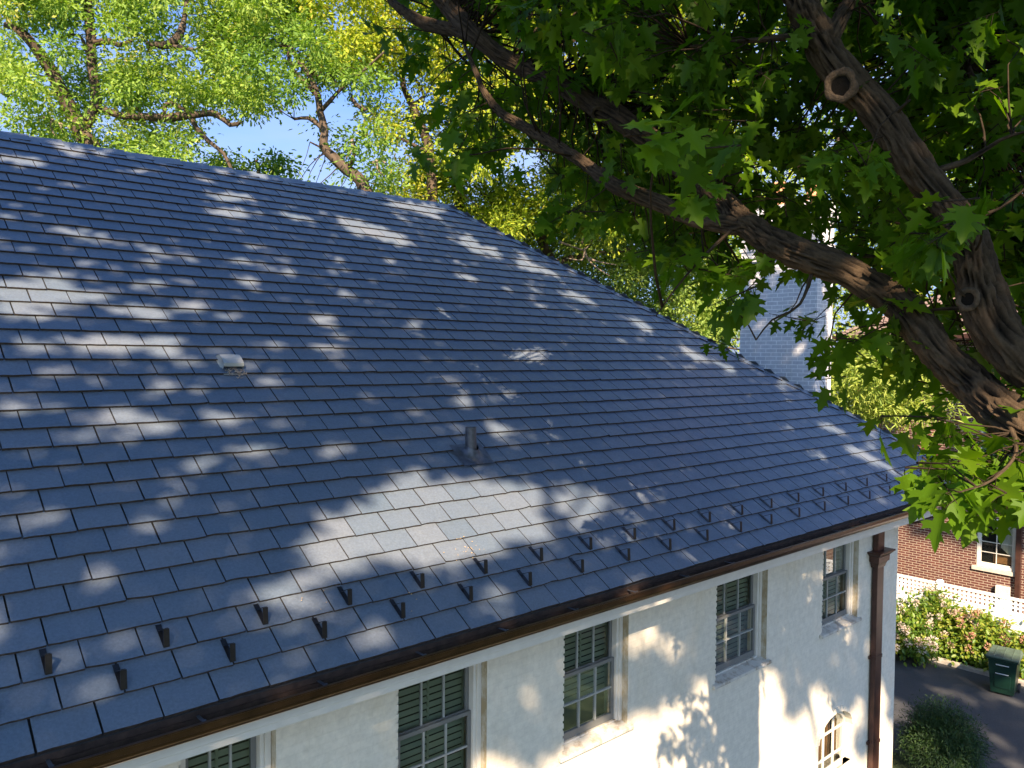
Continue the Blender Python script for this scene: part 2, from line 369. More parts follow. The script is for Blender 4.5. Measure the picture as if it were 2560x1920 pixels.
quad(-4, AX0, 0, ZB); quad(AX1, WX, 0, ZB); quad(AX0, AX1, 0, AZB)
NA = 14; arch = [(ACX-AR*math.cos(math.pi*i/NA), ACZ+AR*.62*math.sin(math.pi*i/NA)) for i in range(NA+1)]
for i in range(NA):
    (xa, za), (xb, zb) = arch[i], arch[i+1]; wall.add([(xa,WY,za),(xb,WY,zb),(xb,WY,ZB),(xa,WY,ZB)], [(0,1,2,3)])
    wall.add([(xa,WY,za),(xb,WY,zb),(xb,WY+DEPTH,zb),(xa,WY+DEPTH,za)], [(0,1,2,3)])
def reveal(a, b, z0, z1):
    for x in (a, b): wall.add([(x,WY,z0),(x,WY+DEPTH+.25,z0),(x,WY+DEPTH+.25,z1),(x,WY,z1)], [(0,1,2,3)], 1)
    for z in (z0, z1): wall.add([(a,WY,z),(b,WY,z),(b,WY+DEPTH+.25,z),(a,WY+DEPTH+.25,z)], [(0,1,2,3)])
for a, b in OPEN: reveal(a, b, ZB, ZT)
for x in (AX0, AX1): wall.add([(x,WY,AZB),(x,WY+DEPTH+.2,AZB),(x,WY+DEPTH+.2,ACZ),(x,WY,ACZ)], [(0,1,2,3)])
wall.add([(WX,WY,0),(WX,20.2,0),(WX,20.2,SOF),(WX,WY,SOF)], [(0,1,2,3)])
wall.add([(-4,20.2,0),(WX,20.2,0),(WX,20.2,SOF),(-4,20.2,SOF)], [(0,1,2,3)])
wall.add([(-4,WY,0),(-4,20.2,0),(-4,20.2,SOF),(-4,WY,SOF)], [(0,1,2,3)])
# brick ends showing as small teeth along the left jambs
jt = MB()
for a, b in OPEN:
    z = ZB+.04
    while z < ZT-.03:
        jt.box(a-.012, a+.012+random.uniform(0, .006), WY-.003, WY+.05, z, z+.05+random.uniform(0, .008)); z += .085
wall.add(jt.v, jt.f, 0)
hp(wall.build('wall', [M['wall'], M['reveal']]))
def window(a, b, zb, zt, idx):
    yf = WY+DEPTH; cx = (a+b)/2
    w_ = empty('window', (cx, yf, zb)); w_.parent = house; w_.matrix_parent_inverse = Matrix.Translation((-6, -WY, 0))
    def wp(mb, name, mt, bev=0):
        o = mb.build(name, mt, bevel=bev); o.parent = w_; o.matrix_parent_inverse = Matrix.Translation((-cx, -yf, -zb)); return o
    # casing: white boards, stepped, the right one wide enough to show
    c = MB(); t = .055
    for x0, x1, y0 in ((a+.004, a+t, -.045), (b-t, b-.004, -.045), (a+t, a+t+.035, -.02), (b-t-.035, b-t, -.02)):
        c.box(x0, x1, yf+y0, yf+.09, zb+.03, zt-.004)
    c.box(a+t+.035, b-t-.035, yf-.02, yf+.09, zt-t, zt-.004)
    wp(c, 'frame', M['trim'], .004)
    s = MB(); s.add([(a-.07,WY-.055,zb-.055),(b+.07,WY-.055,zb-.055),(b+.07,WY+DEPTH-.02,zb-.055),(a-.07,WY+DEPTH-.02,zb-.055),
                     (a-.07,WY-.055,zb-.012),(b+.07,WY-.055,zb-.012),(b+.07,WY+DEPTH-.02,zb+.026),(a-.07,WY+DEPTH-.02,zb+.026)],
                    [(3,2,1,0),(4,5,6,7),(0,1,5,4),(1,2,6,5),(2,3,7,6),(3,0,4,7)])
    s.box(a+.01, b-.01, yf-.0195, yf+.06, zb+.005, zb+.045)
    wp(s, 'sill', M['sillp'], .006)
    L, Rr = a+t+.036, b-t-.036; mid = zb+.035+(zt-zb-.09)*.5
    for nm, z0, z1, yo, bot in (('lower_sash', zb+.046, mid+.02, .012, .085), ('upper_sash', mid-.02, zt-t-.001, .052, .045)):
        q = MB(); st = .045; y0, y1 = yf+yo, yf+yo+.034
        q.box(L, L+st, y0, y1, z0, z1); q.box(Rr-st, Rr, y0, y1, z0, z1)
        q.box(L+st, Rr-st, y0, y1, z0, z0+bot); q.box(L+st, Rr-st, y0, y1, z1-.04, z1)
        mu = MB(); gx0, gx1, gz0, gz1 = L+st, Rr-st, z0+bot, z1-.04
        for j in (1, 2): x = gx0+(gx1-gx0)*j/3; q.box(x-.010, x+.010, y0-.002, y1-.006, gz0, gz1, 1)
        zz = gz0+(gz1-gz0)*(.5 if nm == 'lower_sash' else .80)
        for j in range(3):
            x0 = gx0+(gx1-gx0)*j/3+(.010 if j else 0); x1 = gx0+(gx1-gx0)*(j+1)/3-(.010 if j < 2 else 0)
            q.box(x0, x1, y0-.002, y1-.006, zz-.010, zz+.010, 1)
        wp(q, nm, [M['sash'], M['sash2']], .003)
        g = MB(); g.add([(gx0,y0+.018,gz0),(gx1,y0+.018,gz0),(gx1,y0+.018,gz1),(gx0,y0+.018,gz1)], [(0,1,2,3)]); wp(g, 'glass', M['glass'])
    bl = MB(); z = zb+.10+(.0 if idx not in (2,) else .32); yb = yf+.14
    while z < zt-.08:
        bl.add([(L,yb-.010,z-.014),(Rr,yb-.010,z-.014),(Rr,yb+.010,z+.030),(L,yb+.010,z+.030)], [(0,1,2,3)]); z += .070
    for x in (L+.012, (L+Rr)/2, Rr-.012): bl.box(x-.012, x+.012, yb-.006, yb+.006, zb+.1, zt-.06)
    wp(bl, 'blind', M['blind'])
    wp(MB().box(a-.05, b+.05, WY+.41, WY+1.6, zb-.3, zt+.05), 'interior', M['dark'])
    return w_
for i, (a, b) in enumerate(OPEN):
    o = window(a, b, ZB, ZT, i)
# lower arched window
yf = WY+.10
aw = empty('arched_window', (ACX, yf, AZB)); aw.parent = house; aw.matrix_parent_inverse = Matrix.Translation((-6, -WY, 0)); aw['label'] = 'arched white window low on the white wall'
def ap(mb, name, mt, bev=0):
    o = mb.build(name, mt, bevel=bev); o.parent = aw; o.matrix_parent_inverse = Matrix.Translation((-ACX, -yf, -AZB)); return o
fr = MB(); t = .07
def arc_pt(f, shrink): return (ACX-(AR-shrink)*math.cos(math.pi*f), ACZ+(AR*.62-shrink)*math.sin(math.pi*f))
for i in range(NA):
    o0, o1 = arc_pt(i/NA, .003), arc_pt((i+1)/NA, .003); i0, i1 = arc_pt(i/NA, t), arc_pt((i+1)/NA, t)
    fr.hexa([(o0[0],yf,o0[1]),(o1[0],yf,o1[1]),(o1[0],yf+.07,o1[1]),(o0[0],yf+.07,o0[1]),(i0[0],yf,i0[1]),(i1[0],yf,i1[1]),(i1[0],yf+.07,i1[1]),(i0[0],yf+.07,i0[1])])
fr.box(AX0+.003, AX0+t, yf, yf+.07, AZB, ACZ); fr.box(AX1-t, AX1-.003, yf, yf+.07, AZB, ACZ)
PZ = [ACZ-.42, ACZ-.92]
fr.box(AX0+t, AX1-t, yf-.01, yf+.06, PZ[1]-.09, PZ[1]-.03)
ap(fr, 'frame', M['trim'], .004)
mu = MB()
for j in (1, 2):
    x = AX0+t+(AX1-AX0-2*t)*j/3; f = math.acos((ACX-x)/(AR-t))/math.pi; zt_ = arc_pt(f, t)[1]
    mu.box(x-.014, x+.014, yf+.012, yf+.045, PZ[1]-.03, zt_)
for z in (ACZ-.02, PZ[0]-.02):
    for j in range(3):
        x0 = AX0+t+(AX1-AX0-2*t)*j/3+(.014 if j else 0); x1 = AX0+t+(AX1-AX0-2*t)*(j+1)/3-(.014 if j < 2 else 0)
        mu.box(x0, x1, yf+.012, yf+.045, z-.014, z+.014)
ap(mu, 'muntin', M['trim'], .003)
g = MB(); pts = [arc_pt(i/NA, t) for i in range(NA+1)]
g.add([(x,yf+.03,z) for x, z in pts]+[(AX1-t,yf+.03,PZ[1]-.03),(AX0+t,yf+.03,PZ[1]-.03)], [tuple(range(NA+3))]); ap(g, 'glass', M['glass'])
pn = MB()
for x in np.linspace(AX0+.1, AX1-.12, 5): pn.box(x, x+.10, yf+.16, yf+.19, AZB, AT-.12)
ap(pn, 'curtain', M['wood'])
dl = MB().box(AX0+t, AX1-t, yf+.008, yf+.04, AZB, PZ[1]-.09); ap(dl, 'lower_panel', M['trim'], .004)
ap(MB().box(AX0-.3, AX1+.3, WY+.41, WY+1.8, AZB-.2, AT+.3), 'interior', M['dark'])
hd = MB()                                  # thin hood lines over the arch
for i in range(7, NA):
    o0, o1 = (ACX-(AR+.07)*math.cos(math.pi*i/NA), ACZ+(AR*.62+.09)*math.sin(math.pi*i/NA)), (ACX-(AR+.07)*math.cos(math.pi*(i+1)/NA), ACZ+(AR*.62+.09)*math.sin(math.pi*(i+1)/NA))
for i in range(NA):
    f0, f1 = i/NA, (i+1)/NA
    o0 = (ACX-(AR+.10)*math.cos(math.pi*f0), ACZ+(AR*.62+.10)*math.sin(math.pi*f0)); o1 = (ACX-(AR+.10)*math.cos(math.pi*f1), ACZ+(AR*.62+.10)*math.sin(math.pi*f1))
    i0 = (ACX-(AR+.002)*math.cos(math.pi*f0), ACZ+(AR*.62+.002)*math.sin(math.pi*f0)); i1 = (ACX-(AR+.002)*math.cos(math.pi*f1), ACZ+(AR*.62+.002)*math.sin(math.pi*f1))
    hd.hexa([(i0[0],WY-.022,i0[1]),(i1[0],WY-.022,i1[1]),(i1[0],WY+.01,i1[1]),(i0[0],WY+.01,i0[1]),(o0[0],WY-.022,o0[1]),(o1[0],WY-.022,o1[1]),(o1[0],WY+.01,o1[1]),(o0[0],WY+.01,o0[1])])
ap(hd, 'brick_arch', M['wall'], .004)

# ---- roof: every slate is cut as geometry
CX, RX = 17.4, None                        # eave corner, ridge end found from the 45 degree hip
SR = 9.40; RX = CX-SR*SX                   # ridge distance up the slope, ridge end
EXPO, TW = .2535, .3765
roof_mb = MB(); tints = []
def slate(x0, x1, s0, xhip=None):
    th = .017; n = 5; L = EXPO+.055; lift = .027
    d = [random.uniform(-1, 1) for _ in range(4)]
    sj = s0+random.uniform(-.004, .004); hj = random.uniform(0, .003)
    if random.random() < .12: chip = (random.choice((0, n, 1, n-1)), random.uniform(.006, .018))
    else: chip = None
    low, top = [], []
    for i in range(n+1):
        f = i/n; x = x0+(x1-x0)*f; dz = random.uniform(-.003, .003)
        if chip and abs(chip[0]-i) <= 1: dz += chip[1]*(1 if chip[0] == i else .4)
        low.append((x, sj+dz))
        xt = x
        top.append((xt, sj+L))
    def cut(x, s):                         # keep slates on this side of the hip
        return min(x, CX-s*SX-.01)
    vs = []
    for (x, s) in low: vs.append(rp(cut(x, s), s, lift+th+hj))
    for (x, s) in top: vs.append(rp(cut(x, s), s, th*.9+.001))
    for (x, s) in low: vs.append(rp(cut(x, s), s+.004, lift-.016))
    m_ = n+1
    roof_mb.add(vs, [(i, i+1, m_+i+1, m_+i) for i in range(n)], 0)
    b = len(roof_mb.v)-len(vs)
    for i in range(n):
        roof_mb.f.append((b+2*m_+i, b+2*m_+i+1, b+i+1, b+i)); roof_mb.m.append(1)
    sd = [rp(cut(x0, sj+L), sj+L, -.002), rp(cut(x1, sj+L), sj+L, -.002)]
    roof_mb.v += [tuple(q) for q in sd]
    roof_mb.f.append((b+2*m_, b, b+m_, b+len(vs))); roof_mb.m.append(2)
    roof_mb.f.append((b+2*m_+n, b+n, b+m_+n, b+len(vs)+1)); roof_mb.m.append(2)
    t = random.gauss(.5, .19); tints.extend([t]*(len(vs)+2))
NC = int(SR/EXPO)
for r in range(NC+1):
    s0 = r*EXPO
    if s0 > SR-.1: break
    ph = .985 if r % 2 == 0 else 1.1735
    xh = CX-s0*SX
    kk = int((-4-ph)/TW)-1
    while True:
        x0 = ph+kk*TW+.006; x1 = ph+(kk+1)*TW-.006; kk += 1
        if x1 < -3.9: continue
        if x0 > xh-.05: break
        slate(x0+random.uniform(-.002, .002), x1+random.uniform(-.002, .002), s0)
roofmesh = roof_mb.build('roof', [M['slate'], M['edge'], M['under']])
at = roofmesh.data.attributes.new('tint', 'FLOAT', 'POINT'); at.data.foreach_set('value', np.clip(tints, 0, 1))
hp(roofmesh)
roof_inv = Matrix.Translation((0, 0, 0))
def rchild(o):                             # sub-part of the roof
    o.parent = roofmesh; o.matrix_parent_inverse = Matrix.Identity(4); return o
# decking and the two far slopes
dk = MB(); zr = EZ+SR*SZ; yr = EY+SR*SX; yb2 = 2*yr-EY
dk.add([rp(-4, 0, -.012), rp(CX, 0, -.012), rp(RX, SR, -.012), rp(-4, SR, -.012)], [(0,1,2,3)])
dk.add([(CX,EY,EZ-.02),(CX,yb2,EZ-.02),(RX,yr,zr-.015)], [(0,1,2)])
dk.add([(-4,yb2,EZ-.02),(CX,yb2,EZ-.02),(RX,yr,zr-.015),(-4,yr,zr-.015)], [(0,1,2,3)])
rchild(dk.build('roof_deck', M['under']))
es = MB(); et = []                         # courses on the hip end and the back slope
for r in range(int(SR/EXPO)):
    s0 = r*EXPO; s1 = s0+EXPO+.03
    for side in (0, 1):
        if side == 0:
            ya, yb_ = EY+s0*SX, yb2-s0*SX; f = lambda y, s, h: Vector((CX-s*SX+h*SZ, y, EZ+s*SZ+h*SX))
        else:
            ya, yb_ = -4, CX-s0*SX; f = lambda y, s, h: Vector((y, yb2-s*SX+h*SZ, EZ+s*SZ+h*SX))
        y = ya+random.uniform(.1, .3)*0
        while y < yb_-.05:
            y2 = min(y+TW-.006, yb_)
            es.add([f(y, s0, .03), f(y2, s0, .03), f(y2, s1, .008), f(y, s1, .008)], [(0,1,2,3)], 0)
            es.add([f(y, s0, .01), f(y2, s0, .01), f(y2, s0, .03), f(y, s0, .03)], [(0,1,2,3)], 1); et += [random.random()]*8; y += TW
o = es.build('far_slope', [M['slate'], M['edge']]); at = o.data.attributes.new('tint', 'FLOAT', 'POINT'); at.data.foreach_set('value', et); rchild(o)
# ridge and hip caps: overlapping pairs of slates, each one a little out of line
def caps(name, A, B, nrmA, nrmB, L=.42, wd=.19, start=0):
    mb = MB(); tt = []; A = Vector(A); B = Vector(B); d = (B-A).normalized(); n = int((B-A).length/L)
    for sidev in (nrmA, nrmB):
        sv = Vector(sidev).normalized()    # direction running down the slope from the ridge line, perpendicular to it
        up = d.cross(sv); up = up if up.z > 0 else -up
        for i in range(n+1):
            p = A+d*(i*L); q = A+d*min((i+1)*L+.06, (B-A).length+.05); j = random.uniform(-.006, .012); w2 = wd+random.uniform(-.015, .02)
            z0 = .052+random.uniform(0, .008); z1 = .030
            P = [p+up*z1+sv*-.004, q+up*z0+sv*-.004, q+up*(z0-.01)+sv*w2+d*j, p+up*(z1-.008)+sv*w2]
            P2 = [v+up*.014 for v in P]
            mb.hexa([tuple(v) for v in P]+[tuple(v) for v in P2], 0); tt += [random.gauss(.55, .2)]*8
            mb.m[-6:] = [1, 0, 1, 1, 1, 1]
    o = mb.build(name, [M['slate'], M['edge']]); at = o.data.attributes.new('tint', 'FLOAT', 'POINT'); at.data.foreach_set('value', np.clip(tt, 0, 1)); return rchild(o)
caps('ridge_cap', (-4, yr, zr-.01), (RX+.1, yr, zr-.01), (0, -SX, -SZ), (0, SX, -SZ), wd=.17)
hd_ = Vector((CX-RX, EY-yr, EZ-zr)).normalized()
s1 = Vector((-1, 0, 0)); s1 = (s1-hd_*s1.dot(hd_)); s2 = Vector((0, 1, 0)); s2 = s2-hd_*s2.dot(hd_)
# on each slope the direction perpendicular to the hip
nA = Vector((0, -SZ, SX)); nB = Vector((SZ, 0, SX))
sa = hd_.cross(nA); sa = sa if sa.x < 0 else -sa
sb = hd_.cross(nB); sb = sb if sb.y > 0 else -sb
caps('hip_cap', (RX, yr, zr-.01), (CX, EY, EZ), sa, sb, L=.42, wd=.15)
# ---- snow guards
def guard_mesh():
    mb = MB(); w = .021; t = .004; E = EXPO
    f = lambda x, s, h: rp(x, s, h)-rp(0, 0, 0)
    b0 = .050
    def bar(p0, p1, th, ww=w):
        (sA, hA), (sB, hB) = p0, p1; ds, dh = sB-sA, hB-hA; L = math.hypot(ds, dh); ns, nh = -dh/L*th, ds/L*th
        mb.hexa([f(-ww, sA, hA), f(ww, sA, hA), f(ww, sB, hB), f(-ww, sB, hB), f(-ww, sA+ns, hA+nh), f(ww, sA+ns, hA+nh), f(ww, sB+ns, hB+nh), f(-ww, sB+ns, hB+nh)])
    bar((.225, b0-.014), (.012, b0), t)                   # strap running up under the slates
    bar((.006, b0), (.090, b0+.104), t+.002, .021)            # upright face
    bar((.090, b0+.104), (.160, b0-.006), t+.001, .015)     # brace
    return mb
g0 = None
for row, (xs0, s) in enumerate(((1.546-.753*5, .2535), (1.138-.7525*5, .507))):
    x = xs0
    while x < CX-s*SX-.25:
        if x > -1.5:
            if g0 is None: g0 = guard_mesh().build('snow_guard', M['guard'], bevel=.001); o = g0; rchild(o)
            else: o = copy_obj(g0, roofmesh)
            o.location = rp(x, s+.012, 0); o.rotation_euler = (0, 0, random.uniform(-.02, .02))
            o['group'] = 'snow guards in two staggered rows along the eave'
        x += .753
# ---- vent pipe with lead flashing
pc = rp(5.80, (7.26-EY)/SX, 0)
pm = MB(); pm.tube([pc+Vector((0, 0, -.12)), pc+Vector((0, 0, .05)), pc+Vector((-.004, .004, .36))], [.070, .070, .064], 20, cap=False)
pm.tube([pc+Vector((-.004, .004, .36)), pc+Vector((-.004, .004, .20))], [.064, .056], 20, cap=False)
vp = rchild(pm.build('vent_pipe', M['lead'], smooth=True))
fl = MB(); NX = 14
def flz(i, j): return .052+.010*noise.noise(Vector((i*.9, j*.9, 3)))
sc0 = (7.26-EY)/SX
vs = [rp(5.80-.23+i*.46/NX, sc0-.17+j*.36/NX, flz(i, j)) for j in range(NX+1) for i in range(NX+1)]
fl.add(vs, [(j*(NX+1)+i, j*(NX+1)+i+1, (j+1)*(NX+1)+i+1, (j+1)*(NX+1)+i) for j in range(NX) for i in range(NX)])
cone = []
for j in range(5):
    for i in range(20):
        an = 2*math.pi*i/20; r = .15-.078*(j/4)**.6; base = rp(5.80+r*math.cos(an), sc0+r*math.sin(an)*1.1, .055); cone.append(base+Vector((0, 0, .10*(j/4)**2)))
fl.add(cone, [(j*20+i, j*20+(i+1) % 20, (j+1)*20+(i+1) % 20, (j+1)*20+i) for j in range(4) for i in range(20)])
rchild(fl.build('pipe_flashing', M['lead'], smooth=True))
# ---- exhaust hood
hx, hs = 3.50, (8.70-EY)/SX
def q(x, s, h): return rp(hx+x, hs+s, h)
hm = MB()
hm.hexa([q(-.13,-.17,.032), q(.13,-.17,.032), q(.13,.22,.022), q(-.13,.22,.022), q(-.13,-.17,.037), q(.13,-.17,.037), q(.13,.22,.027), q(-.13,.22,.027)])
prof = [(.17, .03), (.15, .075), (.10, .108), (.02, .118), (-.06, .112), (-.085, .085)]
for i in range(len(prof)-1):
    (sA, hA), (sB, hB) = prof[i], prof[i+1]
    hm.hexa([q(-.115,sA,hA), q(.115,sA,hA), q(.115,sB,hB), q(-.115,sB,hB), q(-.115,sA-.003,hA-.004), q(.115,sA-.003,hA-.004), q(.115,sB,hB-.005), q(-.115,sB,hB-.005)])
for x in (-.115, .112):
    P = [q(x, s, h) for s, h in prof]+[q(x, -.075, .03), q(x, .17, .028)]; P2 = [q(x+.003, s, h) for s, h in prof]+[q(x+.003, -.075, .03), q(x+.003, .17, .028)]
    n_ = len(P); hm.add(P+P2, [tuple(range(n_))[::-1], tuple(range(n_, 2*n_))]+[(i, (i+1) % n_, n_+(i+1) % n_, n_+i) for i in range(n_)])
rchild(hm.build('exhaust_hood', M['galv'], bevel=.002))
nd = MB()
for _ in range(90):
    x, s = random.gauss(.0, .05), random.gauss(-.13, .05); c = q(max(-.1, min(.11, x)), s, random.uniform(.03, .055)); r = random.uniform(.004, .014)
    nd.tube([c, c+Vector((random.gauss(0, 1), random.gauss(0, 1), random.gauss(0, .5))).normalized()*r*3], [r*.6, r*.3], 4)
tag(rchild(nd.build('nest_debris', M['dirt'])), kind='stuff')
# leaf litter specks on the slates near the snow guards
lt = MB()
for cx_, cy_, nn, sp_ in ((1165, 1385, 26, .13), (795, 1490, 5, .1), (1010, 1495, 4, .12)):
    c = onroof(cx_, cy_); s0 = (c.y-EY)/SX
    for _ in range(nn):
        x, s = c.x+random.gauss(0, sp_), s0+random.gauss(0, sp_*.7); r = random.uniform(.004, .010); h = .048
        lt.add([rp(x-r, s, h), rp(x, s-r*.5, h+.004), rp(x+r, s, h+.002), rp(x, s+r*.6, h+.006)], [(0, 1, 2, 3)])
tag(rchild(lt.build('leaf_litter', simple('litter', (.5, .33, .14), .8))), kind='stuff')

# ---- gutter, fascia, soffit
gu = MB(); X0, X1 = -4, 17.30
prof = [(5.51, H-2.545), (5.51, H-2.625), (5.40, H-2.645), (5.372, H-2.622), (5.358, H-2.60), (5.350, H-2.575), (5.342, H-2.570), (5.338, H-2.525), (5.326, H-2.512), (5.352, H-2.512)]
inn = [(5.352, H-2.522), (5.364, H-2.570), (5.372, H-2.60), (5.40, H-2.630), (5.498, H-2.612), (5.498, H-2.545)]
pr = prof+inn; n_ = len(pr)
gv = [(x, y, z) for x in (X0, X1) for y, z in pr]
for i in range(n_): gu.add([gv[i], gv[(i+1) % n_], gv[n_+(i+1) % n_], gv[n_+i]], [(0,1,2,3)], 1 if i >= 10 else 0)
gu.box(X1, X1+.012, 5.34, 5.50, H-2.645, H-2.51, 0)
gu.tube([(X0, 5.336, H-2.519), (X1, 5.336, H-2.519)], .010, 8, 0); gu.tube([(X0, 5.348, H-2.573), (X1, 5.348, H-2.573)], .006, 6, 0); gu.tube([(X0, 5.374, H-2.622), (X1, 5.374, H-2.622)], .006, 6, 0)
go = gu.build('gutter', [M['bronze'], M['ginside']], bevel=0); hp(go)
hb = None
x = 1.05
while x < X1:
    if hb is None:
        b_ = MB(); b_.box(-.012, .012, 0, .15, 0, .006); b_.tube([(0, .02, .008), (0, .02, .02)], .012, 8); hb = b_.build('gutter_hanger', M['lead']); o = hb; o.parent = go
    else: o = copy_obj(hb, go)
    o.location = (x, 5.345, H-2.53); x += .92
# the same brown gutter down the hip end
ge = MB(); ge.box(CX-.06, CX+.09, 5.51, 14, H-2.645, H-2.52, 0); hp(ge.build('end_gutter', M['bronze']))
fa = MB(); fa.box(-4, X1-.02, 5.53, 5.56, H-2.823, H-2.53); fa.box(-4, X1-.02, 5.512, 5.53, H-2.76, H-2.66)
x = 2.2
hp(fa.build('fascia', M['trim'], bevel=.004))
dr = MB(); dr.box(-4, X1-.02, 5.516, 5.524, H-2.60, H-2.488); hp(dr.build('drip_edge', M['ginside']))
sf = MB(); sf.box(-4, X1-.02, 5.561, WY-.001, H-2.82, H-2.80); sf.box(WX+.001, X1-.02, WY, 20, H-2.82, H-2.80)
hp(sf.build('soffit', M['trim']))
# ---- downspout with conductor head on the front wall
dx0, dx1 = ony(2185, 1340, WY-.05).x, ony(2212, 1335, WY-.1).x; dc = (dx0+dx1)/2; dw = (dx1-dx0)/2*.8
zh1, zh0 = ony(2198, 1375, WY-.08).z, ony(2195, 1418, WY-.08).z
ds = MB(); y0, y1 = WY-.115, WY-.025
ds.box(dc-dw, dc+dw, y0, y1, zh1, H-2.79); ds.box(dc-dw, dc+dw, y0, y1, .12, zh0)
for zz in (1.9, 3.9):
    pass
dso = ds.build('downspout', M['copper'], bevel=.008); hp(dso)
def rb(mb, hw, ya, yb__, z0, hw2, ya2, z1):
    mb.hexa([(dc-hw,ya,z0),(dc+hw,ya,z0),(dc+hw,yb__,z0),(dc-hw,yb__,z0),(dc-hw2,ya2,z1),(dc+hw2,ya2,z1),(dc+hw2,yb__,z1),(dc-hw2,yb__,z1)])
ch = MB(); hh = zh1-zh0
rb(ch, dw*1.15, y0-.01, WY-.004, zh0, dw*1.3, y0-.02, zh0+hh*.18); rb(ch, dw*1.35, y0-.02, WY-.004, zh0+hh*.18, dw*1.5, y0-.04, zh0+hh*.35)
rb(ch, dw*1.7, y0-.055, WY-.004, zh0+hh*.35, dw*1.75, y0-.06, zh0+hh*.7); rb(ch, dw*1.8, y0-.06, WY-.004, zh0+hh*.7, dw*2.3, y0-.11, zh0+hh*.9)
rb(ch, dw*2.4, y0-.12, WY-.004, zh0+hh*.9, dw*2.4, y0-.12, zh0+hh)
o = ch.build('conductor_head', M['copper'], bevel=.003); o.parent = dso
zc = ony(2190, 1642, WY-.08).z
for zz in (zc, .75*zc-.9, ):
    st_ = MB().box(dc-dw-.008, dc+dw+.008, y0-.008, WY-.003, zz-.03, zz+.03); st_.tube([(dc-dw-.05, WY-.03, zz), (dc+dw+.05, WY-.03, zz)], .012, 8)
    st_.tube([(dc-dw-.04, WY-.03, zz-.02), (dc-dw-.04, WY-.03, zz+.03)], .022, 8)
    o = st_.build('pipe_strap', M['copper'], bevel=.003); o.parent = dso
# corrugated elbow at the gutter outlet
ea = ony(2362, 1262, 5.42); eb = ony(2372, 1284, 5.46)
el_ = MB(); path = [Vector((ea.x, 5.42, H-2.62)), Vector((ea.x+.01, 5.42, H-2.74)), Vector((ea.x-.02, 5.46, H-2.84)), Vector((ea.x-.12, 5.56, H-2.90)), Vector((ea.x-.40, 5.80, H-2.93)), Vector((ea.x-1.0, 6.3, H-2.98)), Vector((WX+.08, 6.75, H-3.1)), Vector((WX+.08, 6.8, .1))]
pp, rr = spline(path, [.062]*len(path), .018); rr = [r*(1+.10*math.sin(i*2.1)) if i < 36 else .056 for i, r in enumerate(rr)]
el_.tube(pp, rr, 12); hp(el_.build('elbow_pipe', M['copper'], smooth=True))

# ---- chimney
C0, C1, CYa, CYb = 15.6, 16.27, 8.10, 9.90; CT = H+3.28
cm = MB(); cm.box(C0, C1, CYa, CYb, 0, CT-.45)
for i, e in enumerate((.03, .06, .09, .06)): cm.box(C0-e, C1+e, CYa-e, CYb+e, CT-.45+i*.1, CT-.35+i*.1)
cm.box(C0-.03, C1+.03, CYa-.03, CYb+.03, CT-1.18, CT-1.10); cm.box(C0-.025, C1+.025, CYa-.025, CYb+.025, CT-.95, CT-.88)
cm.box(C0+.02, C1-.02, CYa+.02, CYb-.02, CT-.05, CT)
cho = cm.build('chimney', M['chimney']); hp(cho)
for yy in (9.22, 8.05+.33):
    pt = MB(); c = Vector((C0+.33, yy, CT)); seq = [(.20, 0), (.20, .05), (.165, .08), (.155, .42), (.175, .45), (.19, .50), (.185, .53)]
    pt.tube([c+Vector((0, 0, z)) for _, z in seq], [r for r, _ in seq], 20); pt.tube([c+Vector((0, 0, .535)), c+Vector((0, 0, .30))], [.15, .14], 20)
    o = pt.build('chimney_pot', M['terracotta'], smooth=True); o.parent = cho; o.matrix_parent_inverse = cho.matrix_parent_inverse; o.matrix_parent_inverse = Matrix.Identity(4)

# ================================================================== BRICK HOUSE NEXT DOOR
BX = 26.0
bh = tag(empty('brick_house', (BX, 6, 0)), 'red brick house behind the white lattice fence', 'house')
def bp(o, par=None):
    o.parent = par or bh; o.matrix_parent_inverse = Matrix.Translation((-BX, -6, 0)) if par is None else Matrix.Identity(4); return o
wins = []
a = onx(2448, 1337, BX); b = onx(2527, 1432, BX); wins.append((b.y-.05, a.y+.05, b.z+.03, a.z+.55))
a = onx(2463, 1075, BX); b = onx(2543, 1115, BX); wins.append((b.y-.05, a.y+.05, b.z-.85, a.z+.12))
BY0, BY1, BT = -6.0, 12.15, H+.75
bw = MB(); segs = sorted(wins, key=lambda q: q[2])
ya, yb_ = min(w_[0] for w_ in wins), max(w_[1] for w_ in wins)
wins = [(ya, yb_, w_[2], w_[3]) for w_ in wins]; segs = sorted(wins, key=lambda q: q[2])
def bq(y0, y1, z0, z1): bw.add([(BX,y0,z0),(BX,y1,z0),(BX,y1,z1),(BX,y0,z1)], [(0,1,2,3)])
bq(BY0, ya, 0, BT); bq(yb_, BY1, 0, BT); z = 0
for w_ in segs: bq(ya, yb_, z, w_[2]); z = w_[3]
bq(ya, yb_, z, BT)
for w_ in segs:
    for y in (ya, yb_): bw.add([(BX,y,w_[2]),(BX+.12,y,w_[2]),(BX+.12,y,w_[3]),(BX,y,w_[3])], [(0,1,2,3)])
    for zz in (w_[2], w_[3]): bw.add([(BX,ya,zz),(BX+.12,ya,zz),(BX+.12,yb_,zz),(BX,yb_,zz)], [(0,1,2,3)])
bw.add([(BX,BY1,0),(BX+10,BY1,0),(BX+10,BY1,BT),(BX,BY1,BT)], [(0,1,2,3)]); bw.add([(BX,BY0,0),(BX+10,BY0,0),(BX+10,BY0,BT),(BX,BY0,BT)], [(0,1,2,3)])
bp(bw.build('wall', M['brick']))
rf = MB(); ov = .5; rx = BX+5; ry0, ry1 = BY0+5, BY1-5; zt = BT+3.1
